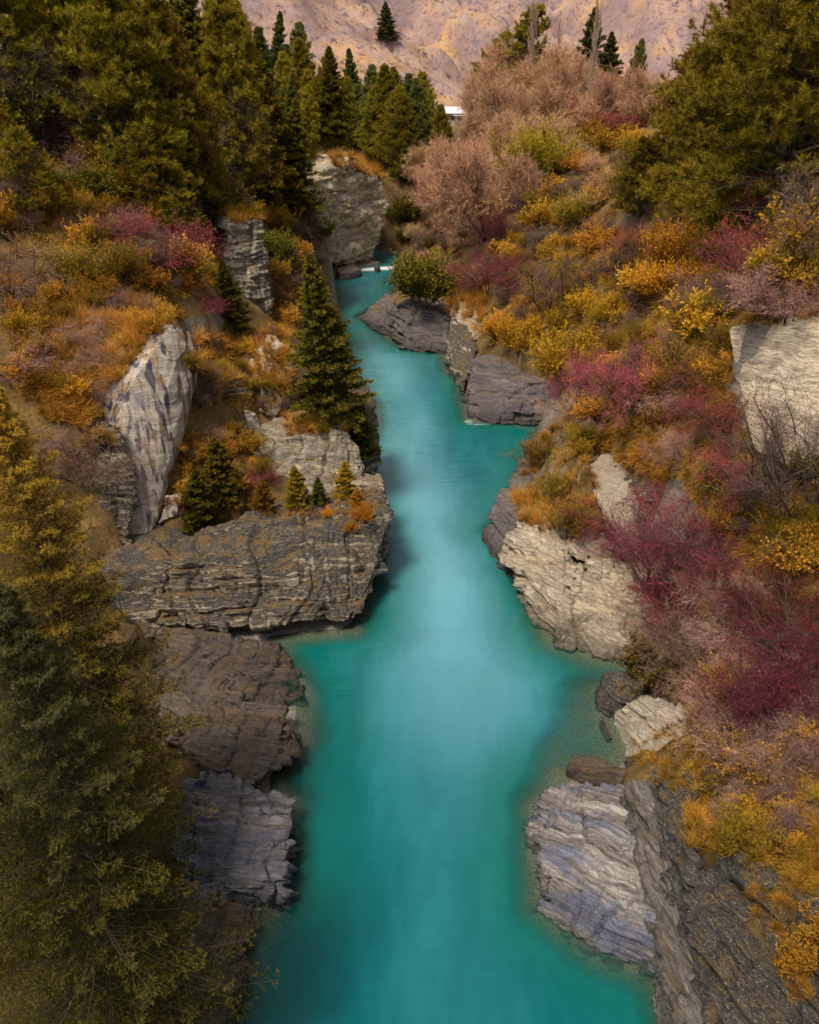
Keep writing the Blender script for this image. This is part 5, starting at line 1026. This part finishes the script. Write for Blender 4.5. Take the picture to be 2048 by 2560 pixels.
# ------------------------------------------------------------------ tussock grass and low scrub: nobody could count it
def cover(name, label, m, polys, spots_per, H, R, nbl, W, tree=None, bend=.5, minz=.3, slope=.1, seed=5):
    """scattered tufts: one object whose points carry a tuft each"""
    g = Grow(seed); NS = 4; pts, rot, scl, idx = [], [], [], []
    for poly, cnt, hs in polys:
        X = [p[0] for p in poly]; Yy = [p[1] for p in poly]; k = 0; tries = 0
        while k < cnt and tries < cnt*6:
            tries += 1; x, y = RNG.uniform(min(X), max(X)), RNG.uniform(min(Yy), max(Yy))
            if not in_poly(x, y, poly): continue
            c = cast(x, y, tree)
            if c is None or c[0].z < minz or c[2] > 260 or c[1].z < slope: continue
            nv = (c[1]*.5 + Vector((0, 0, .5))).normalized();
            ee = (nv.to_track_quat('Z', 'Y').to_matrix() @ Euler((0, 0, RNG.uniform(0, 6.28))).to_matrix()).to_euler()
            pts.append(c[0]); rot.append(ee); scl.append(hs*RNG.uniform(.55, 1.35)); idx.append(RNG.integers(NS)); k += 1
    me = bpy.data.meshes.new(name); me.from_pydata([tuple(p) for p in pts], [], [])
    for nm_, ty, vals, key in (('rot', 'FLOAT_VECTOR', rot, 'vector'), ('scl', 'FLOAT', scl, 'value'), ('idx', 'INT', idx, 'value')):
        at = me.attributes.new(nm_, ty, 'POINT'); at.data.foreach_set(key, np.array([tuple(v) for v in vals], np.float32).ravel() if key == 'vector' else np.array(vals, np.float32 if ty == 'FLOAT' else np.int32))
    o = link(name, me); tag(o, label, 'grass', kind='stuff')
    ng = bpy.data.node_groups.new(name, 'GeometryNodeTree'); ng.interface.new_socket('Geometry', in_out='INPUT', socket_type='NodeSocketGeometry'); ng.interface.new_socket('Geometry', in_out='OUTPUT', socket_type='NodeSocketGeometry')
    N, Lk = ng.nodes, ng.links; gi = N.new('NodeGroupInput'); go = N.new('NodeGroupOutput'); jn = N.new('GeometryNodeJoinGeometry')
    def named(nm_, ty): q = N.new('GeometryNodeInputNamedAttribute'); q.data_type = ty; q.inputs[0].default_value = nm_; return next(s_ for s_ in q.outputs if s_.enabled)
    for i in range(NS):
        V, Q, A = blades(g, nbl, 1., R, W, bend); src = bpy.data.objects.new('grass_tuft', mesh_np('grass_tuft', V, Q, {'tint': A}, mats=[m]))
        oi = N.new('GeometryNodeObjectInfo'); oi.inputs['Object'].default_value = src; oi.inputs['As Instance'].default_value = True
        cmp = N.new('FunctionNodeCompare'); cmp.data_type = 'INT'; cmp.operation = 'EQUAL'
        ins = [s_ for s_ in cmp.inputs if s_.type == 'INT']; Lk.new(named('idx', 'INT'), ins[0]); ins[1].default_value = i
        ip = N.new('GeometryNodeInstanceOnPoints'); Lk.new(gi.outputs[0], ip.inputs['Points']); Lk.new(cmp.outputs[0], ip.inputs['Selection']); Lk.new(oi.outputs['Geometry'], ip.inputs['Instance'])
        er = N.new('FunctionNodeEulerToRotation'); Lk.new(named('rot', 'FLOAT_VECTOR'), er.inputs[0]); Lk.new(er.outputs[0], ip.inputs['Rotation']); Lk.new(named('scl', 'FLOAT'), ip.inputs['Scale'])
        Lk.new(ip.outputs[0], jn.inputs[0])
    Lk.new(jn.outputs[0], go.inputs[0]); o.modifiers.new('tufts', 'NODES').node_group = ng
    return o
BRIGHT = [([(120, 860), (200, 760), (420, 760), (380, 850), (300, 950), (200, 1080), (100, 1040)], 330, .9), ([(1565, 1100), (1700, 1110), (1690, 1200), (1590, 1190)], 90, .9), ([(1285, 1240), (1390, 1230), (1380, 1330), (1300, 1320)], 60, .8),
          ([(1110, 690), (1210, 700), (1220, 810), (1130, 790)], 80, 1.3), ([(1720, 2020), (1800, 2020), (1790, 2130), (1720, 2120)], 90, .45), ([(480, 840), (720, 830), (720, 970), (480, 950)], 140, .9), ([(700, 1030), (860, 1040), (880, 1075), (720, 1090)], 80, .7),
          ([(570, 535), (670, 535), (670, 556), (575, 560)], 40, .9), ([(820, 385), (960, 395), (965, 450), (840, 420)], 90, 1.6), ([(690, 1240), (930, 1230), (900, 1290), (700, 1300)], 70, .3), ([(1500, 590), (1600, 600), (1580, 680), (1490, 660)], 50, 1.2), ([(1580, 880), (1700, 860), (1700, 960), (1600, 980)], 50, 1.0),
          ([(430, 1090), (600, 1090), (600, 1150), (440, 1160)], 60, .7), ([(700, 700), (740, 700), (740, 860), (690, 840)], 40, 1.0), ([(1640, 1530), (1780, 1500), (1820, 1740), (1700, 1740)], 60, .5)]
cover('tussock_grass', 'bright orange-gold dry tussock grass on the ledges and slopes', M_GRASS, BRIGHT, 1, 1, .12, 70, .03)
DULL = [(p, int(n*s), h) for (_, p, n, _, _), s, h in zip(ZONES, [6]*6+[9, 10, 12, 15, 9, 4, 7, 9, 9, 6, 9], [1.1, 1., 1.1, 1.3, .9, .8, .8, .6, .5, .38, .6, 1., .9, .8, .5, 1., .6])]
DULL += [([(0, 380), (500, 540), (560, 700), (300, 760), (0, 760)], 300, .9), ([(1230, 620), (1700, 620), (1700, 860), (1450, 1000), (1300, 880)], 420, .9), ([(1720, 1180), (2048, 1180), (2048, 2250), (1800, 2100), (1700, 1800)], 900, .5), ([(1560, 1880), (1760, 1760), (1760, 2000), (1640, 1960)], 120, .35), ([(1850, 2200), (2048, 2200), (2048, 2500), (1980, 2500)], 120, .3)]
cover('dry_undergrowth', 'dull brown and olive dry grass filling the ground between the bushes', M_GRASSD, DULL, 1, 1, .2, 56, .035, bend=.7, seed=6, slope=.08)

# ------------------------------------------------------------------ the house at the foot of the mountain
HB = NB('white_roof'); WROOF = HB.out(HB.principled((.75, .74, .76), .5)); HB = NB('house_wall'); HWALL = HB.out(HB.principled((.30, .24, .2), .8)); HB = NB('window_glass'); HGL = HB.out(HB.principled((.03, .03, .04), .1, spec=.6))
def boxes(bl):
    V, Q = [], []
    for (x0, x1, y0, y1, z0, z1) in bl:
        n = len(V); V += [(x, y, z) for z in (z0, z1) for x, y in ((x0, y0), (x1, y0), (x1, y1), (x0, y1))]
        Q += [[n+i for i in f] for f in ((3, 2, 1, 0), (4, 5, 6, 7), (0, 1, 5, 4), (1, 2, 6, 5), (2, 3, 7, 6), (3, 0, 4, 7))]
    return np.array(V, float), np.array(Q)
hl = atY(1125, 282, 300); hb = down(hl[0], 300, TER).z
he = bpy.data.objects.new('house', None); C.objects.link(he); he.location = (hl[0], 300, hb-.2); tag(he, 'white-roofed house beyond the trees at the foot of the mountain', 'house')
zz = hl[2]-hb
link('wall', mesh_np('house_wall', *boxes([(-3.5, 4.5, 0, 8, -4, zz)]), mats=[HWALL]), he)
rv = np.array([(-4.2, -.8, zz), (5.2, -.8, zz), (5.2, 8.8, zz), (-4.2, 8.8, zz), (-3.2, 4, zz+2.0), (3.2, 4, zz+2.0), (-4.2, -.8, zz+.25), (5.2, -.8, zz+.25), (5.2, 8.8, zz+.25), (-4.2, 8.8, zz+.25)])
link('roof', mesh_np('house_roof', rv, [np.array([(0, 3, 2, 1), (0, 1, 7, 6), (1, 2, 8, 7), (2, 3, 9, 8), (3, 0, 6, 9), (6, 7, 5, 4), (8, 9, 4, 5)]), np.array([(7, 8, 5), (9, 6, 4)])], mats=[WROOF]), he)
link('verandah_roof', mesh_np('verandah_roof', *boxes([(1, 7.5, -2.5, -.9, zz-.6, zz-.4)]), mats=[WROOF]), he)
for x in (-2.4, .2, 2.6):
    link('window', mesh_np('house_window', *boxes([(x, x+1.4, -.06, .05, zz-2.0, zz-.8)]), mats=[HGL]), he)
